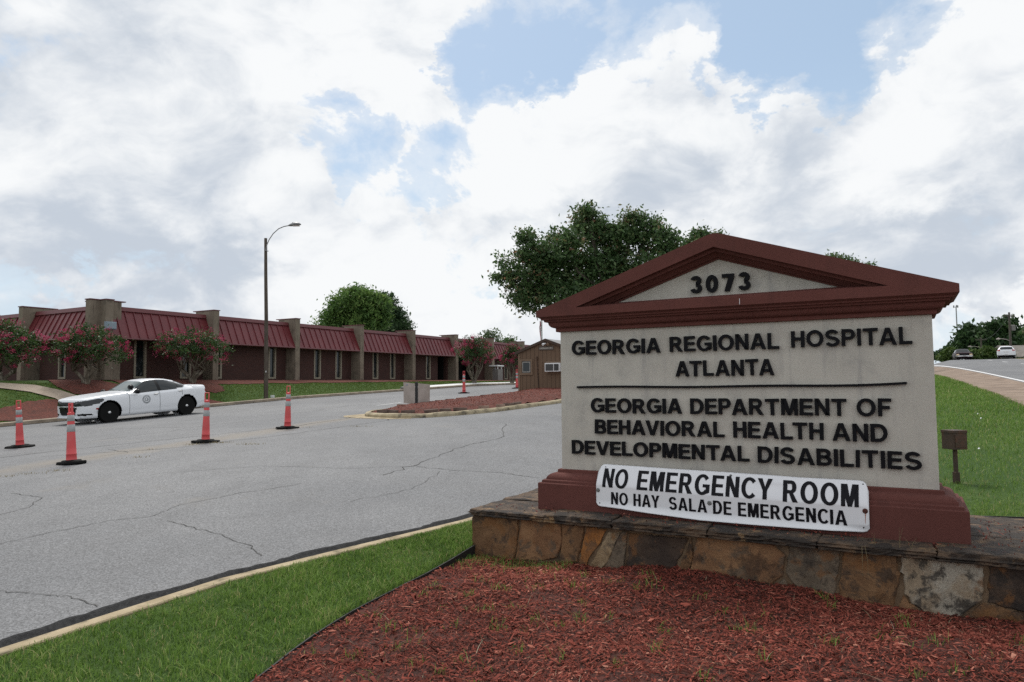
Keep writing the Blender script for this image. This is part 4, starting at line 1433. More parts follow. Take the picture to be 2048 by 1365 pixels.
def build_wall():
    R = empty('stone_wall', SIGN_LOC, SIGN_RZ, 'low fieldstone retaining wall with layered dark coping carrying the sign', 'stone wall')
    b = MB()
    b.box(-.80, 5.2, -.440, 1.22, -.7, .298)
    b.build('core', MT['mortar'], R)
    cols = {'br': mat_stone('stone_brown', (.15, .082, .042), (.205, .115, .058), (.07, .048, .034)),
            'tan': mat_stone('stone_tan', (.27, .15, .076), (.20, .105, .054), (.12, .085, .058)),
            'or': mat_stone('stone_orange', (.33, .14, .042), (.25, .11, .04), (.14, .08, .045)),
            'pale': mat_stone('stone_pale', (.33, .25, .16), (.27, .19, .11), (.17, .13, .09)),
            'gr': mat_stone('stone_grey', (.17, .13, .092), (.135, .105, .075), (.08, .064, .05)),
            'dk': mat_stone('stone_dark', (.05, .036, .029), (.075, .052, .038), (.036, .029, .025)),
            'white': mat_stone('stone_whitish', (.36, .325, .265), (.29, .225, .155), (.05, .044, .038))}
    from mathutils import noise
    for poly, key in STONES:
        P = []
        n = len(poly)
        cx, cz = sum(p[0] for p in poly) / n, sum(p[1] for p in poly) / n
        for i in range(n):
            a, c = poly[i], poly[(i + 1) % n]
            L = math.dist(a, c)
            m = max(1, int(L / .035))
            for k in range(m):
                q = k / m
                j = 0 if k == 0 else random.gauss(0, .0075)
                P.append((a[0] * (1 - q) + c[0] * q + j, a[1] * (1 - q) + c[1] * q + j * .8))
        bm = bmesh.new()
        out = random.uniform(.0, .016)

        def rg(ins, y):
            vs = []
            for x, z in P:
                d = math.hypot(x - cx, z - cz) or 1
                vs.append(bm.verts.new((x - (x - cx) / d * ins, y, z - (z - cz) / d * ins)))
            return vs
        r0, r1, r2 = rg(-.004, -.425), rg(.003, -.446 - out), rg(.014, -.456 - out)
        m = len(P)
        for ra, rb in ((r0, r1), (r1, r2)):
            for i in range(m):
                bm.faces.new((ra[i], rb[i], rb[(i + 1) % m], ra[(i + 1) % m]))
        f = bm.faces.new(r2)
        tri = bmesh.ops.triangulate(bm, faces=[f])['faces']
        for _ in range(3):
            es = list({e for t in bm.faces if abs(t.normal.y) > .5 or t.normal.length < .1 for e in t.edges if e.calc_length() > .05})
            if es:
                r = bmesh.ops.subdivide_edges(bm, edges=es, cuts=1)
                bmesh.ops.triangulate(bm, faces=[t for t in bm.faces if len(t.verts) > 4])
        sd_ = random.random() * 50
        for v in bm.verts:
            if v.co.y < -.44:
                p = Vector((v.co.x * 5, v.co.z * 5, sd_))
                v.co.y += .020 * noise.noise(p) + .008 * noise.noise(p * 3.1) + .014 * abs(noise.noise(p * 1.4 + Vector((9, 2, 4))))
        bmesh.ops.recalc_face_normals(bm, faces=bm.faces[:])
        me = bpy.data.meshes.new('stone')
        bm.to_mesh(me)
        bm.free()
        me.materials.append(cols[key])
        o = bpy.data.objects.new('stone', me)
        COL.objects.link(o)
        o.parent = R
    # coping slabs
    slabs = [[(-.825, -.52), (.03, -.525), (.06, -.1), (-.1, .2), (-.82, .16)], [(.045, -.53), (.74, -.515), (.72, .2), (-.06, .2), (.08, -.1)], [(.755, -.525), (1.63, -.53), (1.6, .2), (.745, .2)],
             [(1.645, -.52), (2.52, -.53), (2.55, .2), (1.62, .2)], [(2.535, -.525), (3.36, -.52), (3.35, .2), (2.57, .2)], [(3.375, -.53), (4.22, -.52), (4.2, .15), (3.37, .2)], [(4.235, -.52), (5.25, -.53), (5.25, .2), (4.22, .15)],
             [(-.825, .18), (-.1, .22), (.2, .24), (.2, .75), (-.81, .7)], [(-.815, .72), (.2, .77), (.2, 1.28), (-.83, 1.27)], [(3.3, .23), (4.3, .18), (4.25, .8), (3.3, .75)], [(4.32, .18), (5.25, .22), (5.25, .8), (4.27, .8)],
             [(3.3, .77), (4.5, .82), (4.5, 1.28), (3.3, 1.27)], [(4.52, .82), (5.25, .82), (5.25, 1.28), (4.52, 1.28)]]
    for k, poly in enumerate(slabs):
        P = []
        n = len(poly)
        for i in range(n):
            a, c = poly[i], poly[(i + 1) % n]
            L = math.dist(a, c)
            m = max(1, int(L / .03))
            for q in range(m):
                f = q / m
                P.append((a[0] * (1 - f) + c[0] * f, a[1] * (1 - f) + c[1] * f))
        top = .355 + random.uniform(-.009, .009)
        bm = bmesh.new()
        rings = []
        for z, ins, jt in ((.282, .018, .006), (.290, .004, .010), (.303, .016, .010), (.316, .002, .009), (.330, .010, .010), (top - .008, .004, .008), (top, .016, .007)):
            cx, cy = sum(p[0] for p in P) / len(P), sum(p[1] for p in P) / len(P)
            vs = []
            for x, y in P:
                d = math.hypot(x - cx, y - cy)
                j = ins - .006 + .020 * noise.noise(Vector((x * 6, y * 6, z * 55))) + .012 * noise.noise(Vector((x * 17, y * 17, z * 80))) + random.gauss(0, jt * .35)
                sc_ = 1 - j / d
                vs.append(bm.verts.new((cx + (x - cx) * sc_, cy + (y - cy) * sc_, z + .004 * noise.noise(Vector((x * 6, y * 6, z * 30 + 5))))))
            rings.append(vs)
        m = len(P)
        for ra, rb in zip(rings, rings[1:]):
            for i in range(m):
                bm.faces.new((ra[i], ra[(i + 1) % m], rb[(i + 1) % m], rb[i]))
        f = bm.faces.new(rings[-1])
        bmesh.ops.triangulate(bm, faces=[f])
        for _ in range(3):
            es = list({e for t in bm.faces if t.normal.z > .7 or t.normal.length < .1 for e in t.edges if e.calc_length() > .07})
            if es:
                bmesh.ops.subdivide_edges(bm, edges=es, cuts=1)
                bmesh.ops.triangulate(bm, faces=[t for t in bm.faces if len(t.verts) > 4])
        for v in bm.verts:
            if v.co.z > top - .012:
                v.co.z += .006 * noise.noise(Vector((v.co.x * 4, v.co.y * 4, k * 3.3)))
        bmesh.ops.recalc_face_normals(bm, faces=bm.faces[:])
        me = bpy.data.meshes.new('coping_slab')
        bm.to_mesh(me)
        bm.free()
        me.materials.append(MT['coping'])
        o = bpy.data.objects.new('coping_slab', me)
        COL.objects.link(o)
        o.parent = R
    # bark chips and stalks on the ledge
    n = 500
    t = np.concatenate([3.7 + RNG.random(n // 2) * 1.0, RNG.random(n // 2) * 5 - .6])
    y = np.concatenate([-.2 + RNG.random(n // 2) * 1.2, -.5 + RNG.random(n // 2) * .3])
    X, Y = gx(6.82 + y, t - 3.215)
    blades('ledge_litter', X, Y, np.full(n, .372), .008 + RNG.random(n) * .012, .006 + RNG.random(n) * .008, MT['chips'], np.clip(RNG.beta(2, 3, n), 0, 1), 2.5, 'loose bark chips scattered on the stone ledge', 'mulch')
    b = MB()
    for t, y, hh in ((3.12, -.50, .16), (2.95, -.47, .10), (3.2, -.5, .09)):
        x0, y0 = gx(6.82 + y, t - 3.215)
        for _ in range(2):
            dx, dy = random.uniform(-.05, .05), random.uniform(-.03, .03)
            b.tube([(x0, y0, .35), (x0 + dx * .3, y0 + dy * .3, .35 + hh * .5), (x0 + dx, y0 + dy, .35 + hh)], [.0016, .0013, .0006], 5)
    for t, y in ((2.86, -.535), (2.88, -.53)):
        x0, y0 = gx(6.82 + y, t - 3.215)
        x1, y1 = gx(6.82 + y - .03, t - 3.215 + random.uniform(-.04, .04))
        b.tube([(x0, y0, .35), (x1, y1, .24), (x1, y1, .12)], [.0018, .0015, .0008], 5)
    tag(b.build('dry_stalks', MT['straw']), 'thin dry grass stalks standing at the front edge of the ledge', 'straw', kind='stuff')


def build_floodlight():
    x, y = ground_at(1913, 968)
    z = hf(x, y)
    d = y
    R = empty('ground_light', (x, y, z), -math.atan2(x, y) + math.radians(43), 'rusty brown box floodlight on a short post standing in the lawn', 'floodlight')
    k = d / FPX * 1.03                          # metres per photo pixel there
    b = MB()
    b.box(-.021, .021, -.021, .021, -.05, 70 * k)
    b.box(-.03, .035, -.03, .03, -.03, 22 * k)
    b.build('post', MT['brown_metal'], R, bevel=.003)
    b = MB()
    w = 15.5 * k
    b.box(-w * 1.0, w * .95, -w * .95, w * .95, 66 * k, 101 * k)
    b.box(-w * 1.05, w * 1.0, -w * 1.0, w * 1.0, 97 * k, 102.5 * k)
    b.build('housing', MT['brown_metal'], R, bevel=.004)
    b = MB()
    b.box(-w * .8, w * .75, -w * 1.02 + .002, -w * .9, 70 * k, 94 * k)
    b.build('lens', noisy('lens_rusty', (.05, .026, .016), (.085, .034, .018), 9, .5, c3=(.03, .04, .02), scale3=9), R)


# ------------------------------------------------------------------ long brick building (local x along the front, y away from the road)
BX0, BY0 = -19.51288, 34.4
BRZ = math.pi / 2 - AL
BAY = 6.1
FL, EAVE, TOP, RAIL = 1.93, 4.10, 5.66, 5.52


def build_building():
    R = empty('brick_building', (BX0, BY0, 0), BRZ, 'long low brick building with red metal mansard roof and concrete fins', 'building')
    L = BAY * 11
    W0 = .85                                    # wall plane behind the fins
    b = MB()                                    # wall B (facing the drive) with window openings cut as gaps
    wins = [(1.63, 2.31), (4.28, 4.96), (6.35, 6.97), (10.40, 11.0), (14.27, 14.90), (16.30, 16.93), (20.22, 20.86), (22.26, 22.88), (26.90, 27.54), (37.45, 38.05), (39.95, 40.6), (44.6, 45.2), (46.6, 47.2), (50.6, 51.2)]
    doors = [(28.6, 29.9), (31.4, 34.6)]
    cuts = sorted(wins + doors)
    x = -.85 + .86
    x = .0
    for a, c in cuts:
        b.box(x, a, W0, W0 + .3, FL - .6, EAVE + .1)
        if (a, c) in wins:
            b.box(a, c, W0, W0 + .3, FL - .6, FL + .16)
        else:
            b.build('brick_wall', MT['brick'], R)
            b = MB()
        x = c
    b.box(x, L, W0, W0 + .3, FL - .6, EAVE + .1)
    wa = [(3.93, 4.62)]                          # wing A: plane x = 0, running along +y
    b.build('brick_wall', MT['brick'], R)
    b = MB()
    y = W0 + .3
    for a, c in wa + [(6.4, 6.95)]:
        b.box(-.03, .27, y, a, FL - .6, EAVE + .1)
        if (a, c) in wa:
            b.box(-.03, .27, a, c, FL - .6, FL + .16)
        else:
            b.build('brick_wall', MT['brick'], R)
            b = MB()
        y = c
    b.box(-.03, .27, y, 30, FL - .6, EAVE + .1)
    b.build('brick_wall', MT['brick'], R)
    # dark rooms behind the openings
    for a, c in doors:
        d = MB()
        d.box(a - .02, c + .02, W0 + 1.4, W0 + 1.5, FL - .3, EAVE)
        d.box(a - .1, a, W0 + .3, W0 + 1.4, FL - .3, EAVE)
        d.box(c, c + .1, W0 + .3, W0 + 1.4, FL - .3, EAVE)
        d.build('doorway', MT['dark'], R)
    d = MB()
    d.box(.6, .7, 6.2, 7.2, FL - .3, EAVE)
    d.build('doorway', MT['dark'], R)
    for a, c in wins:
        f = MB()
        z0, z1 = FL + .16, EAVE - .02
        f.box(a, a + .11, W0 - .03, W0 + .12, z0, z1)
        f.box(c - .11, c, W0 - .03, W0 + .12, z0, z1)
        f.box(a + .11, c - .11, W0 - .028, W0 + .12, z0, z0 + .10)
        fo = f.build('window', MT['frame_cream'], R)
        p = MB()
        p.box(a + .11, c - .11, W0 + .09, W0 + .11, z0 + .10, z1)
        p.build('pane', MT['pane'], fo)
    for a, c in wa:
        f = MB()
        z0, z1 = FL + .16, EAVE - .02
        f.box(-.06, .09, a, a + .11, z0, z1)
        f.box(-.06, .09, c - .11, c, z0, z1)
        f.box(-.058, .09, a + .11, c - .11, z0, z0 + .1)
        fo = f.build('window', MT['frame_cream'], R)
        p = MB()
        p.box(.05, .07, a + .11, c - .11, z0 + .1, z1)
        p.build('pane', MT['pane'], fo)
    # concrete fins: B side
    TH = .38
    for i in range(11):
        x1 = BAY * i
        b = MB()
        b.box(x1 - TH, x1, 0, 1.55, FL - .5, TOP + .24)
        o = b.build('pillar', MT['pillar'], R, bevel=.02)
        c = MB()
        c.box(x1 - TH - .03, x1 + .03, -.03, 1.75, TOP + .243, TOP + .29)
        c.build('cap', MT['roof_trim'], o)
    for i in range(4):                           # A side
        y0 = .48 + BAY * i
        b = MB()
        b.box(-.88, .7, y0, y0 + TH, FL - .5, TOP + .24)
        o = b.build('pillar', MT['pillar'], R, bevel=.02)
        c = MB()
        c.box(-.91, .9, y0 - .03, y0 + TH + .03, TOP + .243, TOP + .29)
        c.build('cap', MT['roof_trim'], o)
    # mansard panels between fins with standing seams
    def mansard(P, n, name='mansard_roof'):
        """P(q, v, out): point on the slope, q along 0..1, v up 0..1, out proud of it"""
        b = MB()
        b.add([P(0, 0, 0), P(1, 0, 0), P(1, 1, 0), P(0, 1, 0)], [(0, 1, 2, 3)])
        for i in range(n + 1):
            q = i / n
            w = .022 / (BAY)
            a, c = max(0, q - w), min(1, q + w)
            b.prism([P(a, 0, .002), P(c, 0, .002), P(c, 1, .002), P(a, 1, .002)], [P(a, 0, .05), P(c, 0, .05), P(c, 1, .05), P(a, 1, .05)])
        o = b.build(name, MT['roof'], R)
        t = MB()
        t.prism([P(0, .99, .0), P(1, .99, .0), P(1, 1.14, .02), P(0, 1.14, .02)], [P(0, .99, .09), P(1, .99, .09), P(1, 1.14, .11), P(0, 1.14, .11)])
        t.build('ridge_flashing', MT['roof_trim'], o)
        e = MB()
        e.prism([P(0, -.05, -.06), P(1, -.05, -.06), P(1, .0, -.06), P(0, .0, -.06)], [P(0, -.05, .03), P(1, -.05, .03), P(1, -.003, .03), P(0, -.003, .03)])
        e.build('eave_trim', MT['roof_trim'], o)
    sl = math.hypot(.62, RAIL - .06 - EAVE)
    ny, nz = -(RAIL - .06 - EAVE) / sl, .62 / sl
    for i in range(10):
        x0, x1 = BAY * i + .0, BAY * (i + 1) - TH
        mansard(lambda q, v, o, x0=x0, x1=x1: (x0 + (x1 - x0) * q, .06 + .62 * v + ny * o, EAVE + (RAIL - .06 - EAVE) * v + nz * o), 12)
    for i in range(4):
        y0, y1 = .48 + TH + BAY * i, .48 + BAY * (i + 1)
        mansard(lambda q, v, o, y0=y0, y1=y1: (-.82 + .62 * v + ny * o, y1 + (y0 - y1) * q, EAVE + (RAIL - .06 - EAVE) * v + nz * o), 12)
    b = MB()
    b.box(0, L, .07, W0 - .002, EAVE - .06, EAVE - .01)
    b.box(-.80, -.032, .9, 25, EAVE - .06, EAVE - .01)
    b.build('soffit', MT['soffit'], R)
    b = MB()
    b.box(.2, L, .9, 28, RAIL - .3, RAIL - .1)
    b.build('roof_deck', MT['flat_roof'], R)
    b = MB()
    b.box(-.46, .07, -.16, -.004, 4.46, 4.83)
    b.box(-.44, .05, -.19, -.155, 4.49, 4.80)
    b.build('wall_light', MT['lightbox'], R, bevel=.01)
    # bin and grey box by the entrance
    p = Matrix.Rotation(BRZ, 4, 'Z')
    for x, y, w, hh, lab, nm, cat in ((36.7, -.15, .45, 1.05, 'square brown litter bin with pale lid by the building entrance', 'litter_bin', 'bin'),):
        X, Y = gx(20.533 + x, -33.801 - y)
        r = empty(nm, (X, Y, hf(X, Y)), BRZ, lab, cat)
        b = MB()
        b.box(-w, w, -w, w, 0, hh)
        b.build('bin_body', MT['grey_box'], r, bevel=.03)
        b = MB()
        b.box(-w - .15, w + .15, -w - .03, w + .03, hh + .25, hh + .38)
        b.box(-w + .05, -w + .15, -w + .05, -w + .15, hh, hh + .25)
        b.box(w - .15, w - .05, -w + .05, -w + .15, hh, hh + .25)
        b.box(-w + .05, -w + .15, w - .15, w - .05, hh, hh + .25)
        b.box(w - .15, w - .05, w - .15, w - .05, hh, hh + .25)
        b.build('bin_lid', MT['white'], r, bevel=.02)


# ------------------------------------------------------------------ island with the guard booth
ISL = [(-4.75, 22.0), (-4.0, 20.95), (-3.3, 20.55), (-2.53, 20.4), (-1.85, 20.7), (-.39, 21.7), (1.65, 24.6), (4.0, 27.4), (6.5, 31), (5.6, 34.0), (2.4, 35.0), (.2, 31.6), (-.55, 29.0), (-2.0, 27.0), (-3.0, 25.3), (-4.2, 23.6)]


def inset(P, d):
    """shrink a polygon by moving every edge inwards"""
    n = len(P)
    A = sum(P[i][0] * P[(i + 1) % n][1] - P[(i + 1) % n][0] * P[i][1] for i in range(n))
    sg = 1 if A > 0 else -1
    out = []
    for i in range(n):
        a, p, c = Vector(P[i - 1]), Vector(P[i]), Vector(P[(i + 1) % n])
        d1, d2 = (p - a).normalized(), (c - p).normalized()
        n1, n2 = Vector((-d1.y, d1.x)) * sg, Vector((-d2.y, d2.x)) * sg
        m = (n1 + n2).normalized()
        out.append(tuple(p + m * (d / max(.4, m.dot(n1)))))
    return out


def smooth_poly(P, it=2):
    for _ in range(it):
        Q = []
        for i in range(len(P)):
            a, c = P[i], P[(i + 1) % len(P)]
            Q += [(a[0] * .75 + c[0] * .25, a[1] * .75 + c[1] * .25), (a[0] * .25 + c[0] * .75, a[1] * .25 + c[1] * .75)]
        P = Q
    return P


def build_island():
    P0 = smooth_poly(ISL)
    rings = [(0, .0), (.0, .10), (.03, .145), (.17, .15), (.18, .05)]
    b = MB()
    vs = []
    n = len(P0)
    for d, z in rings:
        Q = inset(P0, d) if d else P0
        vs += [(x, y, hf(x, y) + z + (.012 * math.sin(x * 5 + y * 3) if z > .1 else 0)) for x, y in Q]
    b.add(vs, [(i * n + j, (i + 1) * n + j, (i + 1) * n + (j + 1) % n, i * n + (j + 1) % n) for i in range(len(rings) - 1) for j in range(n)])
    me = b.build('island_kerb', noisy('island_kerb_concrete', (.30, .25, .16), (.42, .355, .24), 3, .9, 60, .5, c3=(.07, .06, .046), scale3=3.2, amt3=1.0, fine=.2))
    tag(me, kind='structure')
    me = me.data
    import bmesh as B
    bm = B.new()
    bm.from_mesh(me)
    B.ops.recalc_face_normals(bm, faces=bm.faces[:])
    bm.to_mesh(me)
    bm.free()
    draped('kerb_apron', [(-5.35, 22.4), (-5.2, 21.8), (-4.5, 20.95), (-3.5, 20.35), (-2.9, 20.3), (-3.2, 21.5), (-4.4, 23.0)], .037, MT['kerb'])
    # mulch mound
    Q = inset(P0, .175)
    bm = bmesh.new()
    bm.faces.new([bm.verts.new((x, y, 0)) for x, y in Q])
    bmesh.ops.triangulate(bm, faces=bm.faces[:])
    for _ in range(4):
        bmesh.ops.subdivide_edges(bm, edges=[e for e in bm.edges if e.calc_length() > .35], cuts=1)
        bmesh.ops.triangulate(bm, faces=bm.faces[:])
    for v in bm.verts:
        x, y = v.co.x, v.co.y
        dd = min(math.dist((x, y), q) for q in Q)
        v.co.z = hf(x, y) + .12 + .16 * float(sm(0, 1.0, dd)) + .02 * math.sin(x * 9) * math.sin(y * 8)
    me = bpy.data.meshes.new('mulch_bed')
    bm.to_mesh(me)
    bm.free()
    me.materials.append(MT['mulch_far'])
    o = bpy.data.objects.new('mulch_bed', me)
    COL.objects.link(o)
    tag(o, kind='structure')
    # chips on the mound, for a rough surface
    m = 16000
    X, Y = -5 + RNG.random(m) * 11, 20.4 + RNG.random(m) * 14
    k = in_poly(X, Y, Q)
    X, Y = X[k], Y[k]
    dd = np.min(np.stack([np.hypot(X - q[0], Y - q[1]) for q in Q]), 0)
    Z = h(X, Y) + .12 + .16 * sm(0, 1.0, dd)
    blades('mulch_chips', X, Y, Z, .012 + RNG.random(len(X)) * .02, .014 + RNG.random(len(X)) * .02, MT['chips'], np.clip(RNG.beta(2.4, 2.0, len(X)), 0, 1), 1.6, 'red bark mulch heaped on the traffic island', 'mulch')
    # loose edging bricks laid along the island
    spots = []
    path = [(-4.1, 21.55), (-3.3, 21.02), (-2.6, 20.85), (-1.75, 21.15), (-.5, 22.0), (.4, 23.2)]
    for i in range(len(path) - 1):
        (xa, ya), (xb, yb) = path[i], path[i + 1]
        L = math.dist(path[i], path[i + 1])
        for k in range(int(L / .42)):
            f = (k + .5) * .42 / L
            if random.random() < .8:
                spots.append((xa + (xb - xa) * f, ya + (yb - ya) * f, math.atan2(yb - ya, xb - xa) + random.gauss(0, .1)))
    path = [(-3.9, 23.6), (-2.8, 25.1), (-1.8, 26.8), (-.4, 28.7)]
    for i in range(len(path) - 1):
        (xa, ya), (xb, yb) = path[i], path[i + 1]
        for k in range(3):
            f = (k + .5) / 3
            spots.append((xa + (xb - xa) * f, ya + (yb - ya) * f, math.atan2(yb - ya, xb - xa) + random.gauss(0, .08)))
    mt = [noisy('edging_brick', (.20, .13, .10), (.30, .21, .17), 4, .9, 40, .3), noisy('edging_brick_dark', (.09, .06, .05), (.15, .11, .09), 4, .9, 40, .3)]
    for x, y, a in spots:
        b = MB()
        l = random.uniform(.16, .21)
        b.box(-l, l, -.06, .06, -.03, .065)
        o = b.build('edging_brick', random.choice(mt), None, bevel=.008)
        o.location = (x, y, hf(x, y) + .165)
        o.rotation_euler = (random.gauss(0, .04), random.gauss(0, .04), a)
        tag(o, 'loose edging brick lying along the rim of the mulched traffic island', 'brick', 'edging bricks round the traffic island')


def build_booth():
    x, y = .27, 31.08
    z = 1.10
    R = empty('guard_booth', (x, y, z), -AL, 'small brown wooden guard booth with grey gabled roof', 'booth')
    Wd, D, H, RG = 2.75, 3.2, 1.93, 2.43
    b = MB()
    b.prism([(0, 0, 0), (Wd, 0, 0), (Wd, 0, H), (Wd / 2, 0, RG), (0, 0, H)][::-1], [(0, D, 0), (Wd, D, 0), (Wd, D, H), (Wd / 2, D, RG), (0, D, H)][::-1])
    b.build('wall', MT['siding'], R)
    b = MB()
    k = (RG - H) / (Wd / 2)
    for sx_ in (-1, 1):
        xe = Wd / 2 + sx_ * (Wd / 2 + .14)
        ze = H - .14 * k
        b.prism([(Wd / 2, -.06, RG + .012), (xe, -.06, ze + .012), (xe, D + .06, ze + .012), (Wd / 2, D + .06, RG + .012)], [(Wd / 2, -.06, RG + .05), (xe, -.06, ze + .05), (xe, D + .06, ze + .05), (Wd / 2, D + .06, RG + .05)])
    b.build('roof', MT['shingle'], R)
    for sx_ in (-1, 1):
        xe = Wd / 2 + sx_ * (Wd / 2 + .145)
        ze = H - .145 * k
        b = MB()
        b.prism([(Wd / 2, -.095, RG - .06), (xe, -.095, ze - .06), (xe, -.063, ze - .06), (Wd / 2, -.063, RG - .06)], [(Wd / 2, -.095, RG + .055), (xe, -.095, ze + .055), (xe, -.063, ze + .055), (Wd / 2, -.063, RG + .055)])
        b.build('fascia', MT['brown_metal'], R)
    for x0 in (0, Wd - .09):
        b = MB()
        b.box(x0, x0 + .09, -.022, -.002, 0, H - .06)
        b.build('corner_trim', MT['siding_trim'], R)
    b = MB()
    for (xa, xb, za, zb) in ((.10, .72, .93, 1.02), (.10, .72, 1.53, 1.62), (.10, .19, 1.02, 1.53), (.63, .72, 1.02, 1.53)):
        b.box(xa, xb, -.045, -.003, za, zb)
    fo = b.build('window', MT['siding_trim'], R)
    b = MB()
    b.box(.19, .63, -.02, -.004, 1.02, 1.53)
    b.build('pane', MT['pane'], fo)
    b = MB()
    for (xa, xb, za, zb) in ((.22, .60, 1.05, 1.075), (.22, .60, 1.475, 1.50), (.22, .245, 1.075, 1.475), (.575, .60, 1.075, 1.475)):
        b.box(xa, xb, -.03, -.021, za, zb)
    b.build('sash', plain('sash_grey', (.38, .36, .33), .6), fo)
    b = MB()
    b.box(1.42, 2.12, -.26, -.003, 1.05, 1.42)
    a = b.build('air_conditioner', MT['white'], R, bevel=.015)
    b = MB()
    b.box(1.465, 1.83, -.268, -.262, 1.09, 1.375)
    b.box(1.865, 2.085, -.268, -.262, 1.09, 1.375)
    for i in range(12):
        b.box(1.87, 2.08, -.274, -.269, 1.10 + i * .0225, 1.106 + i * .0225)
    b.build('grille', MT['ac_dark'], a)
    for za, zb in ((1.42, 1.5), (.97, 1.045)):
        b = MB()
        b.box(1.36, 2.2, -.03, -.004, za, zb)
        b.build('unit_trim', MT['siding_trim'], R)
    b = MB()
    b.box(1.04, 1.74, -.035, -.003, 1.99, 2.15)
    p = b.build('name_plate', MT['plate'], R, bevel=.006)
    b = MB()
    xx = 1.09
    random.seed(31)
    while xx < 1.66:                            # worn, unreadable characters
        w = random.uniform(.025, .05)
        b.box(xx, xx + w, -.038, -.036, 2.045, 2.045 + random.uniform(.045, .065))
        xx += w + random.uniform(.012, .03)
    b.build('worn_lettering', MT['plate_text'], p)
    b = MB()
    b.lathe([(.05, 0), (.05, -.03), (.01, -.03)], 12, (1.42, -.003, 2.28), axis='y')
    b.tube([(1.42, -.03, 2.28), (1.42, -.10, 2.25), (1.42, -.12, 2.22)], .015, 8)
    l = b.build('security_light', MT['brown_metal'], R)
    for s_ in (-1, 1):
        b = MB()
        b.tube([(1.42 + s_ * .03, -.08, 2.26), (1.42 + s_ * .09, -.13, 2.25), (1.42 + s_ * .12, -.19, 2.22)], [.03, .045, .06], 10)
        b.build('lamp_head', MT['siding_trim'] if s_ > 0 else MT['white'], l)
    b = MB()
    b.tube([(.93, -.02, 1.70), (.94, -.02, 1.55), (.97, -.022, .9), (1.03, -.024, .02)], .018, 8)
    b.tube([(.935, -.03, 1.72), (.935, -.03, 1.56)], .035, 8)
    b.build('conduit', MT['brown_metal'], R)


def build_island_sign():
    x, y = ground_at(833, 822)
    z = hf(x, y) + .18
    d = math.hypot(x, y)
    k = d / FPX
    a = math.atan2(-x, y)
    R = empty('folded_sign', (x, y, z), a, 'bare grey metal sign seen from behind on a short black post', 'sign')
    b = MB()
    b.box(-.05, .05, -.05, .04, -.15, 46 * k)
    b.build('post', MT['black_metal'], R, bevel=.006)
    for s_, w, top, tilt in ((-1, 24 * k, 46 * k, .0), (1, 25 * k, 43.5 * k, -.02)):
        b = MB()
        lo = [(s_ * .052, -.03, 2 * k), (s_ * (w + .02), .16, 4.5 * k + tilt), (s_ * (w + .02), .185, 4.5 * k + tilt), (s_ * .052, -.005, 2 * k)]
        hi = [(s_ * .052, -.03, 43.5 * k if s_ > 0 else 43 * k), (s_ * (w + .03), .16, (top if s_ < 0 else 41 * k)), (s_ * (w + .03), .185, (top if s_ < 0 else 41 * k)), (s_ * .052, -.005, 43.5 * k if s_ > 0 else 43 * k)]
        if s_ > 0:
            b.prism(lo, hi)
        else:
            b.prism(lo[::-1], hi[::-1])
        b.build('panel', MT['galv'], R)
    b = MB()
    b.box(-20 * k, -17.5 * k, .08, .125, 39.5 * k, 41.5 * k)
    b.build('sticker', MT['car_blue'], R)


# ------------------------------------------------------------------ traffic cones (tall delineator type)
def make_cone(height=1.12):
    R = empty('traffic_cone', (0, 0, 0), 0, 'x', 'traffic cone', 'tall orange traffic cones set out across the drive')
    hgt = height
    b = MB()
    n = 8
    pts = [(.24 * math.cos(q + math.pi / 8) * (1.15 if True else 1), .24 * math.sin(q + math.pi / 8)) for q in [2 * math.pi * i / n for i in range(n)]]
    b.prism([(x * 1.15, y * .95, 0) for x, y in pts], [(x * 1.12, y * .92, .045) for x, y in pts])
    b.prism([(x * .75, y * .7, .045) for x, y in pts], [(x * .62, y * .6, .07) for x, y in pts])
    b.build('base', MT['rubber'], R, bevel=.006)
    r = lambda z: .092 - (.092 - .045) * (z / hgt) ** .95
    b = MB()
    zs = [.05, .058, .17, .175, .18, .3, .45, .6, .75, hgt - .215]
    b.lathe([(r(z) + (.006 if z in (.05, .175) else 0), z) for z in zs] + [(r(hgt - .2) + .004, hgt - .205), (r(hgt - .2) + .004, hgt - .185), (.042, hgt - .175), (.03, hgt - .17)], 24)
    o = b.build('cone_body', MT['cone'], R, smooth=True)
    for z0, z1 in ((hgt - .34, hgt - .225), (hgt - .535, hgt - .40)):
        b = MB()
        b.lathe([(r(z0) + .0005, z0), (r(z0) + .004, z0 + .002), (r(z1) + .004, z1 - .002), (r(z1) + .0005, z1)], 24)
        b.build('reflective_band', MT['cone_band'], R, smooth=True)
    b = MB()
    t = hgt - .18
    b.box(-.052, -.030, -.018, .018, t, hgt - .02)
    b.box(.030, .052, -.018, .018, t, hgt - .02)
    b.box(-.052, .052, -.018, .018, hgt - .022, hgt)
    b.build('handle', MT['cone'], R, bevel=.007)
    return R


def build_cones():
    proto = make_cone()
    data = [((40, 898), .04, .3, -.045, 'orange cone farthest from the island, at the outer end of the row'),
            ((143, 931), .0, -.45, -.07, 'orange cone nearest the camera, leaning slightly, in front of the white car'),
            ((411, 888), -.01, .2, .012, 'orange cone standing behind the rear wheel of the white car'),
            ((575, 860), .0, .15, .015, 'orange cone standing alone on the drive between the car and the metal sign'),
            ((928, 788.5), .0, .1, .0, 'distant orange cone on the drive beyond the traffic island'),
            ((1034, 778.5), .0, .4, .0, 'farthest orange cone, half hidden behind the guard booth')]
    for i, (p, ax, rz, ay, lab) in enumerate(data):
        o = proto if i == 0 else copy_tree(proto)
        x, y = ground_at(*p)
        o.location = (x, y, hf(x, y) + .03)
        o.rotation_euler = (ax, ay, rz)
        o['label'] = lab


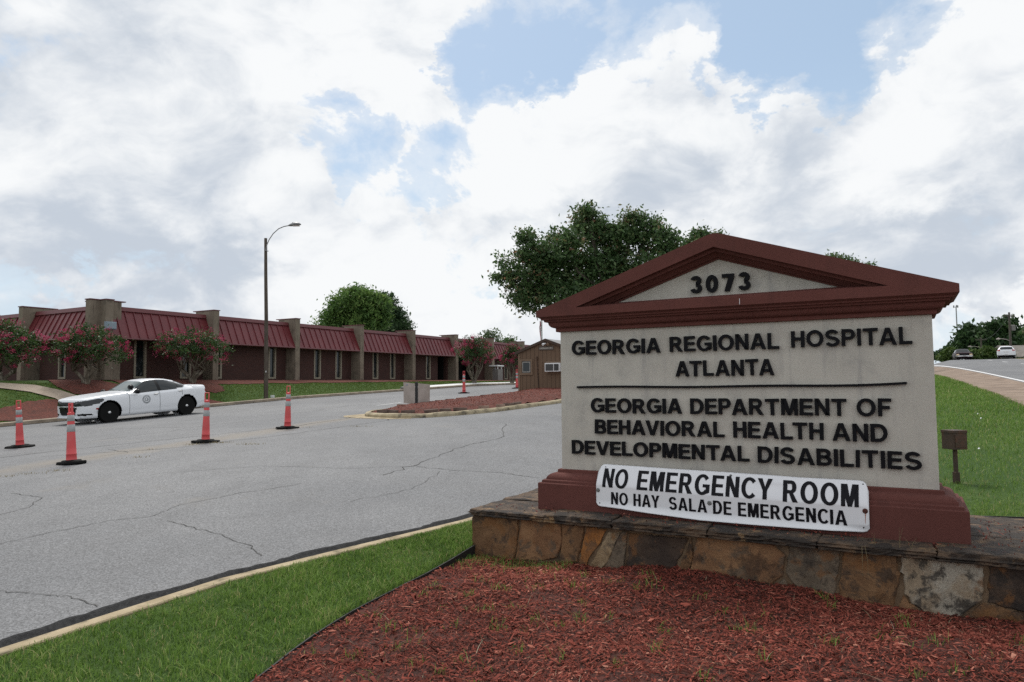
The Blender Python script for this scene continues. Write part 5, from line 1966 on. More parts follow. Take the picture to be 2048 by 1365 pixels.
# ------------------------------------------------------------------ street lamp, flag, poles
def build_street_lamp():
    x, y = ground_at(532, 797.5)
    z = hf(x, y)
    d = y
    k = d / FPX
    R = empty('street_lamp', (x, y, z), 0, 'weathered wooden street lamp pole with curved steel arm by the far kerb', 'street lamp')
    b = MB()
    b.tube([(0, 0, -.3), (-.6 * k, 0, 60 * k), (-1.5 * k, 0, 160 * k), (-3.6 * k, 0, 250 * k), (-4.7 * k, 0, 323 * k)], [4.3 * k, 4.1 * k, 3.6 * k, 3.2 * k, 2.9 * k], 14)
    b.build('pole', MT['pole_wood'], R)
    b = MB()
    pts = [(-3.0 * k, 0, 300 * k), (-1.5 * k, 0, 309 * k), (3 * k, 0, 320 * k), (11 * k, 0, 332 * k), (22 * k, 0, 342 * k), (33 * k, 0, 346.5 * k), (44 * k, 0, 348.5 * k)]
    b.tube([(x_, -.05, z_) for x_, _, z_ in pts], 1.0 * k, 8)
    b.build('arm', MT['steel'], R)
    b = MB()
    b.tube([(42 * k, -.05, 348.3 * k), (47 * k, -.05, 349.4 * k), (54 * k, -.05, 351 * k), (62 * k, -.05, 351.2 * k), (67 * k, -.05, 350 * k)], [1.5 * k, 3.0 * k, 4.0 * k, 3.2 * k, 1.0 * k], 12)
    o = b.build('lamp_head', MT['steel'], R, smooth=True)
    o.scale = (1, 1, 1)
    b = MB()
    b.lathe([(1.2 * k, 0), (1.2 * k, 2.2 * k), (.6 * k, 2.6 * k)], 10, (50 * k, -.05, 352 * k))
    b.build('photocell', MT['black_metal'], R)
    b = MB()
    b.box(50 * k, 64 * k, -.05 - 2.4 * k, -.05 + 2.4 * k, 346.6 * k, 348.2 * k)
    b.build('lens', MT['galv'], R, bevel=.01)
    b = MB()
    b.box(-4.2 * k, -1 * k, -.12, -.06, 297 * k, 299 * k)
    b.box(-1.2 * k, 2.2 * k, -.10, -.06, 295.5 * k, 297 * k)
    b.build('bracket', MT['steel'], R)
    b = MB()
    b.box(-.2 * k, 1.6 * k, -4.2 * k, -3.9 * k, 52 * k, 55 * k)
    b.build('tag_plate', MT['white'], R)


def build_flag():
    Y = 44.0
    p = atY(1084.5, 760, Y)
    z0 = hf(p.x, p.y)
    top = atY(1084.5, 641, Y).z
    k = Y / FPX
    R = empty('flagpole', (p.x, p.y, z0), 0, 'white flagpole behind the guard booth with a limp red and white flag', 'flagpole')
    b = MB()
    b.tube([(0, 0, -.3), (0, 0, top - z0)], [1.9 * k, 1.5 * k], 10)
    b.lathe([(.01, 0), (.06, .04), (.05, .1), (.01, .13)], 10, (0, 0, top - z0))
    b.build('pole', MT['flag_white'], R)
    cols = [MT['flag_white'], MT['flag_red']]
    vs, fs = [], []
    n, m = 14, 26
    for j in range(m + 1):
        v = j / m
        for i in range(n + 1):
            u = i / n
            wd = (6.5 - 4.5 * v + 1.2 * math.sin(v * 7)) * k
            x = -1.4 * k - wd * .6 * math.sin(u * math.pi) + (6.5 * k * (u - .2) * max(0, 1 - v * 5))
            y = -.08 + .10 * math.sin(u * 9 + v * 5)
            vs.append((x * (.8 + .3 * math.sin(u * 11)), y, top - z0 - .03 - v * 52 * k - .1 * u))
    for j in range(m):
        for i in range(n):
            fs.append((j * (n + 1) + i, j * (n + 1) + i + 1, (j + 1) * (n + 1) + i + 1, (j + 1) * (n + 1) + i))
    me = bpy.data.meshes.new('flag')
    me.from_pydata(vs, [], fs)
    for c in cols:
        me.materials.append(c)
    for q, pl in enumerate(me.polygons):
        pl.material_index = ((q % n) // 2) % 2
    o = bpy.data.objects.new('flag', me)
    COL.objects.link(o)
    o.parent = R


def utility_pole(px, ytop, ybase, Y, label, arms=(), box=False, lamp=None, r=.16, cross=None):
    p = atY(px, ybase, Y)
    z0 = hf(p.x, p.y)
    k = Y / FPX
    ht = atY(px, ytop, Y).z - z0
    R = empty('utility_pole', (p.x, p.y, z0), 0, label, 'utility pole')
    b = MB()
    b.tube([(0, 0, -.5), (0, 0, ht)], [r * 1.15, r * .8], 10)
    b.build('pole', MT['pole_far'], R)
    for dz, w in arms:
        b = MB()
        b.box(-w, w, -.08, .06, ht - dz - .07, ht - dz + .07)
        for xx in (-w + .08, -w * .4, w * .4, w - .08):
            b.tube([(xx, 0, ht - dz + .07), (xx, 0, ht - dz + .28)], .05, 6)
        b.build('crossarm', MT['pole_far'], R)
    if box:
        b = MB()
        b.lathe([(.05, 0), (.26, .02), (.28, .1), (.28, .75), (.2, .85), (.02, .87)], 12, (.42, -.1, ht - 2.7))
        b.build('transformer', MT['grey_box'], R)
    if lamp:
        dz, dx, up = lamp
        b = MB()
        b.tube([(0, 0, ht - dz), (dx * .4, -.1, ht - dz + up * .7), (dx * .8, -.1, ht - dz + up), (dx, -.1, ht - dz + up)], .055, 6)
        b.tube([(dx * .95, -.1, ht - dz + up), (dx * 1.1, -.1, ht - dz + up - .02), (dx * 1.32, -.1, ht - dz + up - .05)], [.07, .17, .08], 8)
        b.build('lamp_arm', MT['galv'], R)
    return R, ht


def build_poles():
    A, ha = utility_pole(2023, 625, 722, 102, 'tall brown utility pole with transformer and lamp arm beside the street', [(.55, .75)], True, (4.2, -1.6, .35))
    B_, hb = utility_pole(1964, 675, 720, 150, 'middle utility pole with a wide crossarm before the dark trees', [(.55, 1.15)], False, (2.3, -2.2, .35), .17)
    C_, hc = utility_pole(1925.5, 690, 720, 205, 'small farthest utility pole with crossarm above the dark car', [(.6, 1.1), (1.4, .8)], False, (1.3, 2.1, .25), .18)
    a, c, e = [Vector(o.location) + Vector((0, 0, t)) for o, t in ((A, ha - .4), (B_, hb - .4), (C_, hc - .5))]
    for p, q, lab in ((a, c, 'thin power cable sagging between the near and middle utility poles'), (c, e, 'thin power cable between the two distant utility poles')):
        b = MB()
        b.tube([p.lerp(q, t / 10) - Vector((0, 0, 1.1 * 4 * (t / 10) * (1 - t / 10))) for t in range(11)], .025, 5)
        tag(b.build('power_cable', MT['black_metal']), lab, 'cable')
    # radio mast
    Y = 420
    p = atY(1917, 720, Y)
    top = atY(1916, 613, Y).z
    z0 = 4.0
    R = empty('radio_mast', (p.x, p.y, z0), 0, 'tall thin steel radio mast with flat top platform above the distant trees', 'mast')
    b = MB()
    b.tube([(0, 0, -2), (0, 0, top - z0)], [.42, .30], 8)
    b.build('mast_shaft', MT['steel'], R)
    b = MB()
    for a in range(3):
        q = a * 2 * math.pi / 3 + .2
        dx, dy = math.cos(q), math.sin(q)
        b.tube([(0, 0, top - z0 - .8), (dx * 1.3, dy * 1.3, top - z0 - .3)], .1, 6)
        b.box(dx * 1.2 - .25, dx * 1.2 + .25, dy * 1.2 - .25, dy * 1.2 + .25, top - z0 - .8, top - z0 + .6)
    b.build('antenna_platform', MT['steel'], R)
    b = MB()
    zz = atY(1918, 668, Y).z - z0
    b.box(-1.3, 1.3, -1, 1, zz - .8, zz + .5)
    b.build('antenna_panel', MT['galv'], R)


def build_houses():
    for (xa, xb, ya, yb, Y, lab, kind) in ((2001, 2034, 694, 724, 128, 'pale house with low grey hip roof behind the hedge', 0), (2030, 2052, 689, 724, 118, 'white house with brown gabled roof and tan door behind the utility pole', 1)):
        p0, p1 = atY(xa, yb, Y), atY(xb, yb, Y)
        top = atY(xb, ya, Y).z
        w = p1.x - p0.x
        z0 = hf(p0.x, p0.y) - 1
        hh = top - z0
        R = empty('house', (p0.x, p0.y, z0), 0, lab, 'house')
        e = hh * .62 if kind == 0 else hh * .66
        b = MB()
        b.box(0, w + 4, 0, 7, -.5, e)
        b.build('wall', MT['house_wall'], R)
        b = MB()
        if kind == 0:
            b.add([(-.4, -.4, e), (w + 4.4, -.4, e), (w + 4.4, 7.4, e), (-.4, 7.4, e), (2.6, 3.5, hh), (w + 1, 3.5, hh)], [(0, 1, 5, 4), (1, 2, 5), (2, 3, 4, 5), (3, 0, 4), (3, 2, 1, 0)])
        else:
            b.add([(-.4, -.4, e), (w + 4.4, -.4, e), (w + 4.4, 7.4, e), (-.4, 7.4, e), (-.4, 3.5, hh), (w + 4.4, 3.5, hh)], [(0, 1, 5, 4), (1, 2, 5), (2, 3, 4, 5), (3, 0, 4), (3, 2, 1, 0)])
            b.prism([(.3, -1.5, e), (2.3, -1.5, e), (1.3, -1.5, e + 1.0)][::-1], [(.3, 3, e), (2.3, 3, e), (1.3, 3, e + 1.0)][::-1])
        b.build('roof', MT['house_roof'], R)
        xs = (.6, 1.7, 2.6) if kind else (1.0, 2.2)
        for i, xx in enumerate(xs):
            b = MB()
            b.box(xx, xx + .55, -.03, -.004, .6, e - .25)
            b.build('door' if i == 0 and kind else 'window', MT['door_tan'] if i == 0 and kind else MT['pane'], R)


def build_litter():
    for px, py, s_, lab in ((1958, 905, .016, 'scrap of white paper lying in the grass above the ground light'), (1962, 842, .018, 'small white paper scrap farther up the lawn'), (1956, 833, .016, 'tiny pale paper scrap lying highest on the lawn')):
        x, y = ground_at(px, py)
        b = MB()
        b.add([(-s_, -s_ * .6, 0), (s_, -s_ * .4, .01), (s_ * .8, s_ * .7, .03), (-s_ * .7, s_ * .6, .012)], [(0, 1, 2, 3)])
        o = b.build('paper_scrap', MT['paper'])
        md = o.modifiers.new('t', 'SOLIDIFY')
        md.thickness = .002
        o.location = (x, y, hf(x, y) + .05)
        tag(o, lab, 'litter')
    x, y = ground_at(545, 797)
    b = MB()
    b.box(-.10, .10, -.03, .03, 0, .14)
    o = b.build('marker_flag', MT['paper'], None, bevel=.01)
    o.location = (x, y, hf(x, y) + .02)
    tag(o, 'small white marker at the foot of the wooden lamp pole', 'marker')


# ------------------------------------------------------------------ trees
def unit(n):
    v = RNG.normal(size=(n, 3))
    return v / np.linalg.norm(v, axis=1)[:, None]


def leaf_mesh(C, size, tint, long=1.0):
    """one quad per leaf or leaf spray at the points C"""
    n = len(C)
    a = unit(n)
    b = np.cross(a, unit(n))
    b /= np.linalg.norm(b, axis=1)[:, None] + 1e-9
    L = (size * (.6 + RNG.random(n) * .8))[:, None]
    A, B = a * L * long, b * L * .55
    bend = np.cross(a, b) * L * .18
    V = np.stack([C - A, C + B * .9 + bend, C + A, C - B * .9 + bend], 1).reshape(-1, 3)
    i = np.arange(n)[:, None] * 4
    F = i + np.array([[0, 1, 2, 3]])
    return V, F, np.repeat(tint, 4)


def crown_points(lobes, nclump, per, spread, shell=.55):
    """clump centres spread through ellipsoid lobes (more towards their outsides), leaves round each clump"""
    vol = np.array([l[3] * l[4] * l[5] for l in lobes]) ** .75
    idx = RNG.choice(len(lobes), nclump, p=vol / vol.sum())
    Lb = np.array(lobes)[idx]
    d = unit(nclump)
    r = (shell + (1 - shell) * RNG.random(nclump)) ** (1 / 1.6)
    cen = Lb[:, :3] + d * Lb[:, 3:6] * r[:, None]
    tint = np.clip(RNG.normal(.42, .2, nclump), 0, 1)
    C = np.repeat(cen, per, 0) + RNG.normal(size=(nclump * per, 3)) * spread * np.repeat(.6 + RNG.random(nclump) * .8, per)[:, None] * np.array([1, 1, .7])
    T = np.clip(np.repeat(tint, per) + RNG.normal(0, .14, nclump * per), 0, 1)
    return cen, C, T


def limb_tree(b, base, top, lobes, r0, extra=()):
    """tapered trunk and limbs that reach into the lobes"""
    base, top = Vector(base), Vector(top)
    mid = base.lerp(top, .5) + Vector((random.gauss(0, .1), random.gauss(0, .1), 0))
    b.tube([base - Vector((0, 0, .3)), base + Vector((0, 0, .15)), mid, top], [r0 * 1.35, r0, r0 * .8, r0 * .55], 10)
    for l in lobes:
        c = Vector(l[:3])
        st = base.lerp(top, random.uniform(.55, 1.0))
        m = st.lerp(c, .5) + Vector((random.gauss(0, .2), random.gauss(0, .2), -.25 * (c - st).length * .3))
        k = r0 * .42
        b.tube([st, m, c], [k, k * .6, k * .2], 6)
        for _ in range(4):
            d = Vector(unit(1)[0])
            e = c + Vector((d.x * l[3], d.y * l[4], abs(d.z) * l[5])) * .75
            q = m.lerp(c, random.random())
            b.tube([q, q.lerp(e, .5) + Vector((0, 0, .1)), e], [k * .35, k * .2, k * .06], 5)


def tree_from_pixels(name, label, cat, Y, base_px, lobes_px, leafmat, bark, r0, nclump, per, spread, size, long=1.0, shell=.5, group=None, top_px=None, z_base=None, dep=.85):
    """lobes_px: (px, py, rx, rz) of leaf masses as seen from the street; depth is taken like the width"""
    k = Y / FPX
    p = atY(base_px[0], base_px[1], Y)
    z0 = hf(p.x, p.y) if z_base is None else z_base
    R = empty(name, (p.x, p.y, z0), 0, label, cat, group)
    lobes = []
    for px, py, rx, rz in lobes_px:
        c = atY(px, py, Y)
        w = rx * k
        lobes.append((c.x - p.x, random.uniform(-.5, .5) * w * .9, c.z - z0, w, w * dep, rz * k))
    mz = min(l[2] - l[5] for l in lobes)
    cz = sum(l[2] for l in lobes) / len(lobes)
    b = MB()
    limb_tree(b, (0, 0, 0), (sum(l[0] for l in lobes) / len(lobes) * .5, 0, max(mz + .3, cz * .75)), lobes, r0)
    b.build('trunk', bark, R, smooth=True)
    cen, C, T = crown_points(lobes, nclump, per, spread, shell)
    V, F, tt = leaf_mesh(C, size, T, long)
    fast_mesh('crown', V, F, leafmat, R, tt)
    return R


def build_trees():
    # big broad-leaved tree behind the sign
    L = [(1185, 450, 52, 42), (1130, 500, 52, 44), (1065, 505, 38, 32), (1240, 470, 50, 48), (1300, 480, 46, 44), (1335, 500, 28, 48), (1200, 540, 75, 58), (1100, 560, 62, 42), (1035, 560, 38, 40), (1060, 595, 46, 28), (1300, 560, 70, 60), (1160, 600, 70, 35), (1260, 610, 80, 36),
         (1172, 418, 24, 20), (1250, 432, 18, 22), (1280, 436, 15, 20), (1310, 440, 16, 24), (1052, 470, 20, 20), (1008, 515, 16, 16), (1105, 465, 16, 14), (1000, 552, 16, 12), (1350, 465, 12, 22), (1020, 540, 22, 22), (1085, 530, 40, 36)]
    L = [(a, b + 4, c * .93, d * .92) for a, b, c, d in L]
    tree_from_pixels('oak_tree', 'large dark green broad-leaved tree rising behind the left of the hospital sign', 'tree', 45, (1245, 765), L, MT['leaf_oak'], MT['bark'], .32, 1650, 30, .25, .12, 1.0, .2)
    L = [(1395, 490, 22, 26), (1420, 488, 16, 20), (1438, 475, 6, 8), (1400, 470, 14, 12), (1380, 510, 22, 30), (1410, 530, 40, 34)]
    tree_from_pixels('oak_tree', 'smaller broad-leaved tree showing just left of the sign gable peak', 'tree', 47, (1400, 765), L, MT['leaf_oak'], MT['bark'], .2, 420, 30, .25, .12, 1.0, .3)
    L = [(1678, 518, 22, 9), (1668, 524, 16, 10), (1700, 528, 18, 9), (1640, 535, 30, 10), (1725, 545, 30, 10), (1690, 560, 60, 30)]
    tree_from_pixels('oak_tree', 'dark treetop just showing over the right slope of the sign gable', 'tree', 60, (1690, 760), L, MT['leaf_oak'], MT['bark'], .25, 420, 28, .26, .13, 1.0, .3)
    # the two pines beyond the building
    L = [(715, 600, 42, 22), (680, 620, 32, 24), (745, 615, 40, 28), (660, 640, 22, 18), (700, 645, 45, 22), (720, 585, 26, 10), (690, 595, 20, 12), (740, 640, 40, 24), (655, 655, 16, 10)]
    tree_from_pixels('pine_tree', 'rounded bright green pine behind the roof of the brick building', 'tree', 78, (712, 765), L, MT['leaf_pine'], MT['bark'], .35, 400, 40, .34, .16, 1.5, .35)
    L = [(775, 625, 28, 22), (792, 640, 22, 18), (765, 645, 30, 20), (805, 652, 14, 10), (770, 600, 18, 14), (780, 655, 34, 12), (812, 660, 8, 6)]
    tree_from_pixels('pine_tree', 'darker pine close against the right side of the bright green pine', 'tree', 86, (782, 765), L, MT['leaf_dark'], MT['bark'], .3, 280, 40, .34, .16, 1.5, .4)
    L = [(982, 668, 16, 10), (972, 676, 12, 9), (995, 680, 10, 9), (985, 690, 9, 8)]
    tree_from_pixels('slender_tree', 'thin pale green tree behind the far end of the red roof', 'tree', 92, (985, 765), L, MT['leaf_light'], MT['bark'], .12, 46, 18, .34, .15, 1.0, .4)
    L = [(1018, 684, 11, 7), (1010, 690, 10, 6), (1026, 690, 6, 6)]
    tree_from_pixels('slender_tree', 'small dark bushy treetop right of the thin pale tree', 'tree', 96, (1017, 765), L, MT['leaf_oak'], MT['bark'], .12, 45, 20, .34, .17, 1.0, .4)
    # trees along the far side of the street
    zb = 2.6
    for base, L, Y, lm, lab, n in (
            (1912, [(1912, 695, 6, 12), (1911, 705, 9, 14)], 190, 'leaf_dark', 'small dark conical tree at the left end of the distant trees', 90),
            (1940, [(1942, 663, 11, 11), (1938, 685, 15, 22), (1930, 676, 8, 8), (1948, 690, 12, 24), (1925, 690, 8, 10)], 165, 'leaf_dark', 'tall dark tree under the foot of the radio mast', 260),
            (1965, [(1966, 668, 12, 10), (1970, 690, 18, 24), (1960, 680, 10, 12)], 172, 'leaf_oak', 'rounded dark tree behind the middle utility pole', 200),
            (2000, [(1998, 655, 24, 10), (1986, 668, 18, 14), (2010, 665, 18, 16), (1995, 690, 34, 26), (2015, 650, 10, 8)], 160, 'leaf_dark', 'broad dark tree, tallest of the distant mass, behind the white car', 420),
            (2030, [(2030, 678, 16, 14), (2036, 695, 22, 16), (2050, 672, 16, 12), (2048, 690, 20, 20)], 168, 'leaf_oak', 'dark tree behind the houses at the frame edge', 260),
            (1890, [(1880, 712, 14, 5), (1895, 706, 12, 7), (1905, 703, 8, 8)], 260, 'leaf_dark', 'low dark tree far down the street beside the sign edge', 160)):
        tree_from_pixels('street_tree', lab, 'tree', Y, (base, 724), L, MT[lm], MT['bark'], .3, n, 18, .75, .55, 1.1, .3, 'distant trees along the street', z_base=zb)
    for base, L, Y, lab, n in (
            (1893, [(1893, 712, 10, 9), (1884, 716, 7, 6)], 130, 'light green bush left of the dark oncoming car', 70),
            (1908, [(1905, 708, 9, 11), (1912, 712, 8, 8)], 128, 'light green bush just behind the dark oncoming car', 70),
            (1948, [(1948, 711, 14, 9), (1958, 714, 12, 7)], 122, 'light green bush between the dark car and the white car', 90),
            (1972, [(1972, 708, 12, 11), (1980, 714, 10, 7)], 120, 'light green bush close behind the white car', 80),
            (2016, [(2015, 714, 8, 8)], 118, 'small green bush right of the white car', 50)):
        tree_from_pixels('bush', lab, 'bush', Y, (base, 724), L, MT['leaf_hedge'], MT['bark'], .12, n, 22, .34, .26, 1.0, .4, 'bushes behind the cars on the crest', z_base=hf(*sx(Y, 9)) - .3)


def myrtle(base, Y, w, ztop, zlow, lab, stems=5, seed=0, n=150, zb=None, flowers=.75):
    """crape myrtle: several pale stems under a wide flat-topped crown with pink flower heads; sizes in metres"""
    random.seed(seed)
    px, py = base
    p = atY(px, py, Y)
    z0 = hf(p.x, p.y) if zb is None else zb
    k = Y / FPX
    R = empty('crape_myrtle', (p.x, p.y, z0), 0, lab, 'flowering tree', 'crape myrtles in front of the building')
    zt, zl = atY(px, ztop, Y).z - z0, atY(px, zlow, Y).z - z0
    hw = w * k / 2
    lobes = []
    for i in range(9):
        a = 2 * math.pi * i / 9 + random.uniform(-.3, .3)
        r = hw * random.uniform(.50, .68)
        zc = zl + (zt - zl) * random.uniform(.35, .62)
        lobes.append((r * math.cos(a), r * math.sin(a) * .9, zc, hw * .36, hw * .36, (zt - zl) * .28))
    for i in range(4):
        a = 2 * math.pi * i / 4 + .5
        lobes.append((hw * .28 * math.cos(a), hw * .28 * math.sin(a), zl + (zt - zl) * .66, hw * .40, hw * .40, (zt - zl) * .30))
    lobes.append((0, 0, zl + (zt - zl) * .70, hw * .3, hw * .3, (zt - zl) * .3))
    b = MB()
    for i in range(stems):
        a = 2 * math.pi * i / stems + random.uniform(-.3, .3)
        d = Vector((math.cos(a), math.sin(a), 0))
        r = .075 * random.uniform(.8, 1.2)
        p0, p1 = d * .08, d * .14 + Vector((0, 0, zl * .35))
        p2 = d * (hw * .32) + Vector((0, 0, zl * 1.0))
        b.tube([p0 - Vector((0, 0, .2)), p0, p1, p2], [r * 1.5, r * 1.25, r, r * .7], 8)
        for q in range(3):
            l = lobes[(i * 2 + q * 3) % len(lobes)]
            e = Vector(l[:3])
            b.tube([p2 - Vector((0, 0, .1)), p2.lerp(e, .55) + Vector((0, 0, .05)), e], [r * .55, r * .36, r * .12], 6)
    b.build('trunk', MT['bark_pale'], R, smooth=True)
    cen, C, T = crown_points(lobes, int(n * 1.7), 22, .14, .45)
    V, F, tt = leaf_mesh(C, .06, T)
    fast_mesh('crown', V, F, MT['leaf_myrtle'], R, tt)
    m = int(n * flowers)
    cen, _, _ = crown_points(lobes, m * 2, 1, .01, .93)
    o = cen - np.array([0, 0, zl + (zt - zl) * .45])
    cen = (cen + .07 * o / (np.linalg.norm(o, axis=1)[:, None] + 1e-6))[RNG.random(m * 2) < .5 + .35 * np.clip((np.hypot(cen[:, 0], cen[:, 1]) / hw), 0, 1)][:m]
    per = 42
    C = np.repeat(cen, per, 0) + RNG.normal(size=(len(cen) * per, 3)) * np.array([.085, .085, .075]) * np.repeat(.6 + RNG.random(len(cen)) * .7, per)[:, None]
    T = np.clip(np.repeat(RNG.normal(.45, .2, len(cen)), per) + RNG.normal(0, .15, len(C)), 0, 1)
    V, F, tt = leaf_mesh(C, .032, T)
    fast_mesh('blossom', V, F, MT['bloom'], R, tt)
    return R


def build_myrtles():
    myrtle((5, 772), 30.5, 150, 640, 742, 'crape myrtle with pink blossom at the left edge beside the path', 5, 1, 150)
    myrtle((172, 770), 31.9, 148, 652, 738, 'pink crape myrtle in front of the building corner, behind the white car', 6, 2, 150)
    myrtle((385, 767), 36.6, 158, 656, 738, 'pink crape myrtle in the bed to the right of the building corner', 5, 3, 160)
    myrtle((948, 764), 55, 92, 672, 738, 'pink crape myrtle by the entrance at the far end of the building', 6, 4, 170)
    myrtle((1024, 764), 58, 52, 690, 736, 'pink crape myrtle partly hidden behind the guard booth', 5, 5, 110)


# ------------------------------------------------------------------ cars
def smooth_interp(x, xs, ys, w=.10):
    """piecewise-linear curve rounded off over a short length"""
    q = np.linspace(-w, w, 9)
    return np.mean([np.interp(x + d, xs, ys) for d in q], axis=0)


def catmull(P, m):
    out = []
    n = len(P)
    for i in range(n - 1):
        p0, p1, p2, p3 = P[max(0, i - 1)], P[i], P[i + 1], P[min(n - 1, i + 2)]
        for k in range(m):
            t = k / m
            out.append(.5 * ((2 * p1) + (p2 - p0) * t + (2 * p0 - 5 * p1 + 4 * p2 - p3) * t * t + (3 * p1 - p0 - 3 * p2 + p3) * t ** 3))
    out.append(P[-1])
    return np.array(out)


def car_shell(c):
    """stations along x (front at 0) of half sections from sill to roof centre; returns grid (stations, points, 3)"""
    L = c['L']
    ne = 14
    n0 = c.get('nose', 0)
    xs = list(np.arange(.12 + n0, L - .10, c.get('step', .02)))
    front = [(.12 * (1 - math.sqrt(1 - s * s)), s) for s in np.linspace(.05, .999, ne)]
    front0 = [(x + n0, s) for x, s in front]
    st = front0 + [(x, 1.0) for x in xs] + [(L - x, s) for x, s in front[::-1]]
    G = []
    for x, s in st:
        f = lambda k, w=.10: float(smooth_interp(np.array(x), *c[k], w))
        w, zb, zt, wr, z0 = f('w'), f('belt'), f('top', .07), f('wr'), f('sill')
        w = w * (1.0)
        cab = zt - zb
        P = [np.array(p) for p in [(0, z0), (w * .80, z0), (w * .955, z0 + .05), (w * .985, z0 + .20), (w, .56), (w * .992, zb - .12), (w * .955, zb - .01)]]
        if cab > .12:
            P += [np.array((w * .945 + (wr - w * .945) * .5, zb + cab * .50)), np.array((wr, zt - .085)), np.array((wr * .86, zt - .028)), np.array((wr * .5, zt - .006)), np.array((0, zt))]
        else:
            P += [np.array((w * .90, zb + cab * .55)), np.array((w * .80, zb + cab * .80)), np.array((w * .6, zb + cab * .93)), np.array((w * .3, zb + cab * .985)), np.array((0, zt))]
        S = catmull(P, 6)
        zc = .56
        S = np.stack([S[:, 0] * (s ** .55 if s < 1 else 1), zc + (S[:, 1] - zc) * (s if s < 1 else 1)], 1)
        G.append([(x, y, z) for y, z in S])
    return np.array(G)


def build_car(c, loc, rz, label, cat, parts_pred, slope=0.0):
    """c: dimensions; parts_pred: list of (part name, material, test(x, y, z, side))"""
    R = empty(c['name'], loc, rz, label, cat)
    R.rotation_euler = (0, slope, rz)
    G = car_shell(c)
    n, m = G.shape[:2]
    both = [G, G * np.array([1, -1, 1])]
    groups = {}
    for sd_, A in enumerate(both):
        for i in range(n - 1):
            for j in range(m - 1):
                q = [A[i, j], A[i + 1, j], A[i + 1, j + 1], A[i, j + 1]]
                cx, cy, cz = (q[0] + q[1] + q[2] + q[3]) / 4
                skip = False
                for wx in c['wheels']:
                    if abs(cy) > .5 and (cx - wx) ** 2 + (cz - c['rw'] - .01) ** 2 < (c['rw'] + .055) ** 2 and cz < c['rw'] * 2 + .2:
                        skip = True
                if skip:
                    continue
                key = 'body'
                for nm, mt, test in parts_pred:
                    if test(cx, cy, cz, j / (m - 1)):
                        key = nm
                        break
                groups.setdefault(key, []).append((sd_, i, j))
    mats = {nm: mt for nm, mt, _ in parts_pred}
    mats['body'] = c['paint']
    for key, fl in groups.items():
        sides = (0, 1) if key in c.get('pairs', ()) else (None,)
        for sp in sides:
            idx, vs, fs = {}, [], []
            for sd_, i, j in fl:
                if sp is not None and sd_ != sp:
                    continue
                f = []
                for a, d in ((i, j), (i + 1, j), (i + 1, j + 1), (i, j + 1)):
                    k = (sd_ if 0 < d < m - 1 else 0, a, d)
                    if k not in idx:
                        p = both[sd_][a, d].copy()
                        for wx in c['wheels']:            # snap the cut edge to a true arch
                            rr = c['rw'] + .055
                            dx, dz = p[0] - wx, p[2] - c['rw'] - .01
                            q = math.hypot(dx, dz)
                            if abs(p[1]) > .5 and q < rr and q > .05:
                                p[0], p[2] = wx + dx * rr / q, c['rw'] + .01 + dz * rr / q
                        idx[k] = len(vs)
                        vs.append(tuple(p))
                    f.append(idx[k])
                if len(set(f)) > 2:
                    f = list(dict.fromkeys(f))
                    fs.append(tuple(f if sd_ == 0 else f[::-1]))
            if fs:
                b = MB()
                b.add(vs, fs)
                o = b.build(key, mats[key], R, smooth=(key != 'seam'))
    # wheel wells and wheels
    hw = c['track']
    b = MB()
    for wx in c['wheels']:
        for s_ in (-1, 1):
            b.lathe([(c['rw'] + .06, -.30), (c['rw'] + .06, .02), (c['rw'] + .045, .03)], 28, (wx, s_ * (hw - .02), c['rw'] + .01), axis='y') if s_ < 0 else b.lathe([(c['rw'] + .045, -.03), (c['rw'] + .06, -.02), (c['rw'] + .06, .30)][::1], 28, (wx, s_ * (hw + .02) - .30, c['rw'] + .01), axis='y')
    b2 = MB()
    b2.box(.45, c['L'] - .3, -hw + .12, hw - .12, .235, .42)
    b2.build('underbody', MT['car_black'], R)
    rw = c['rw']
    for wx in c['wheels']:
        for s_ in (-1, 1):
            y0 = s_ * hw
            b = MB()
            prof = [(rw * .70, -.10), (rw * .93, -.11), (rw, -.085), (rw, .085), (rw * .93, .11), (rw * .70, .10)]
            b.lathe(prof, 32, (wx, y0 - s_ * .11, rw), axis='y')
            w = b.build('wheel', MT['rubber'], R, smooth=False)
            b = MB()
            e = y0 - s_ * .005
            pr = [(rw * .71, -s_ * .015), (rw * .66, -s_ * .03), (rw * .60, -s_ * .055), (rw * .30, -s_ * .03), (rw * .10, -s_ * .025)]
            b.lathe(pr, 28, (wx, e, rw), axis='y')
            b.build('rim', c['rim'], w)
            b = MB()
            for k in range(6):
                a = k * math.pi / 3
                b.lathe([(.036, -s_ * .038), (.036, -s_ * .0385)], 10, (wx + rw * .44 * math.cos(a), e, rw + rw * .44 * math.sin(a)), axis='y')
            b.build('rim_hole', MT['dark'], w)
            b = MB()
            b.lathe([(.062, -s_ * .03), (.06, s_ * .005), (.035, s_ * .022), (.004, s_ * .026)], 16, (wx, e, rw), axis='y')
            b.build('hub_cap', MT['chrome'], w, smooth=True)
            b = MB()                                     # dark inner arch
            ang = [math.pi * i / 20 for i in range(21)]
            rr = rw + .054
            vs = [(wx + rr * math.cos(a), y0 + s_ * .035 - s_ * d, rw + .01 + rr * math.sin(a)) for d in (0, .34) for a in ang]
            b.add(vs, [(i, i + 1, 22 + i, 21 + i) for i in range(20)])
            b.add([(wx - rr, y0 - s_ * .3, .30), (wx + rr, y0 - s_ * .3, .30), (wx + rr, y0 - s_ * .3, rr + rw), (wx - rr, y0 - s_ * .3, rr + rw)], [(0, 1, 2, 3)])
            b.build('wheel_arch', MT['car_black'], R)
    return R


def poly_test(poly):
    P = np.array(poly)

    def t(x, z):
        return bool(in_poly(np.array([x]), np.array([z]), P)[0])
    return t


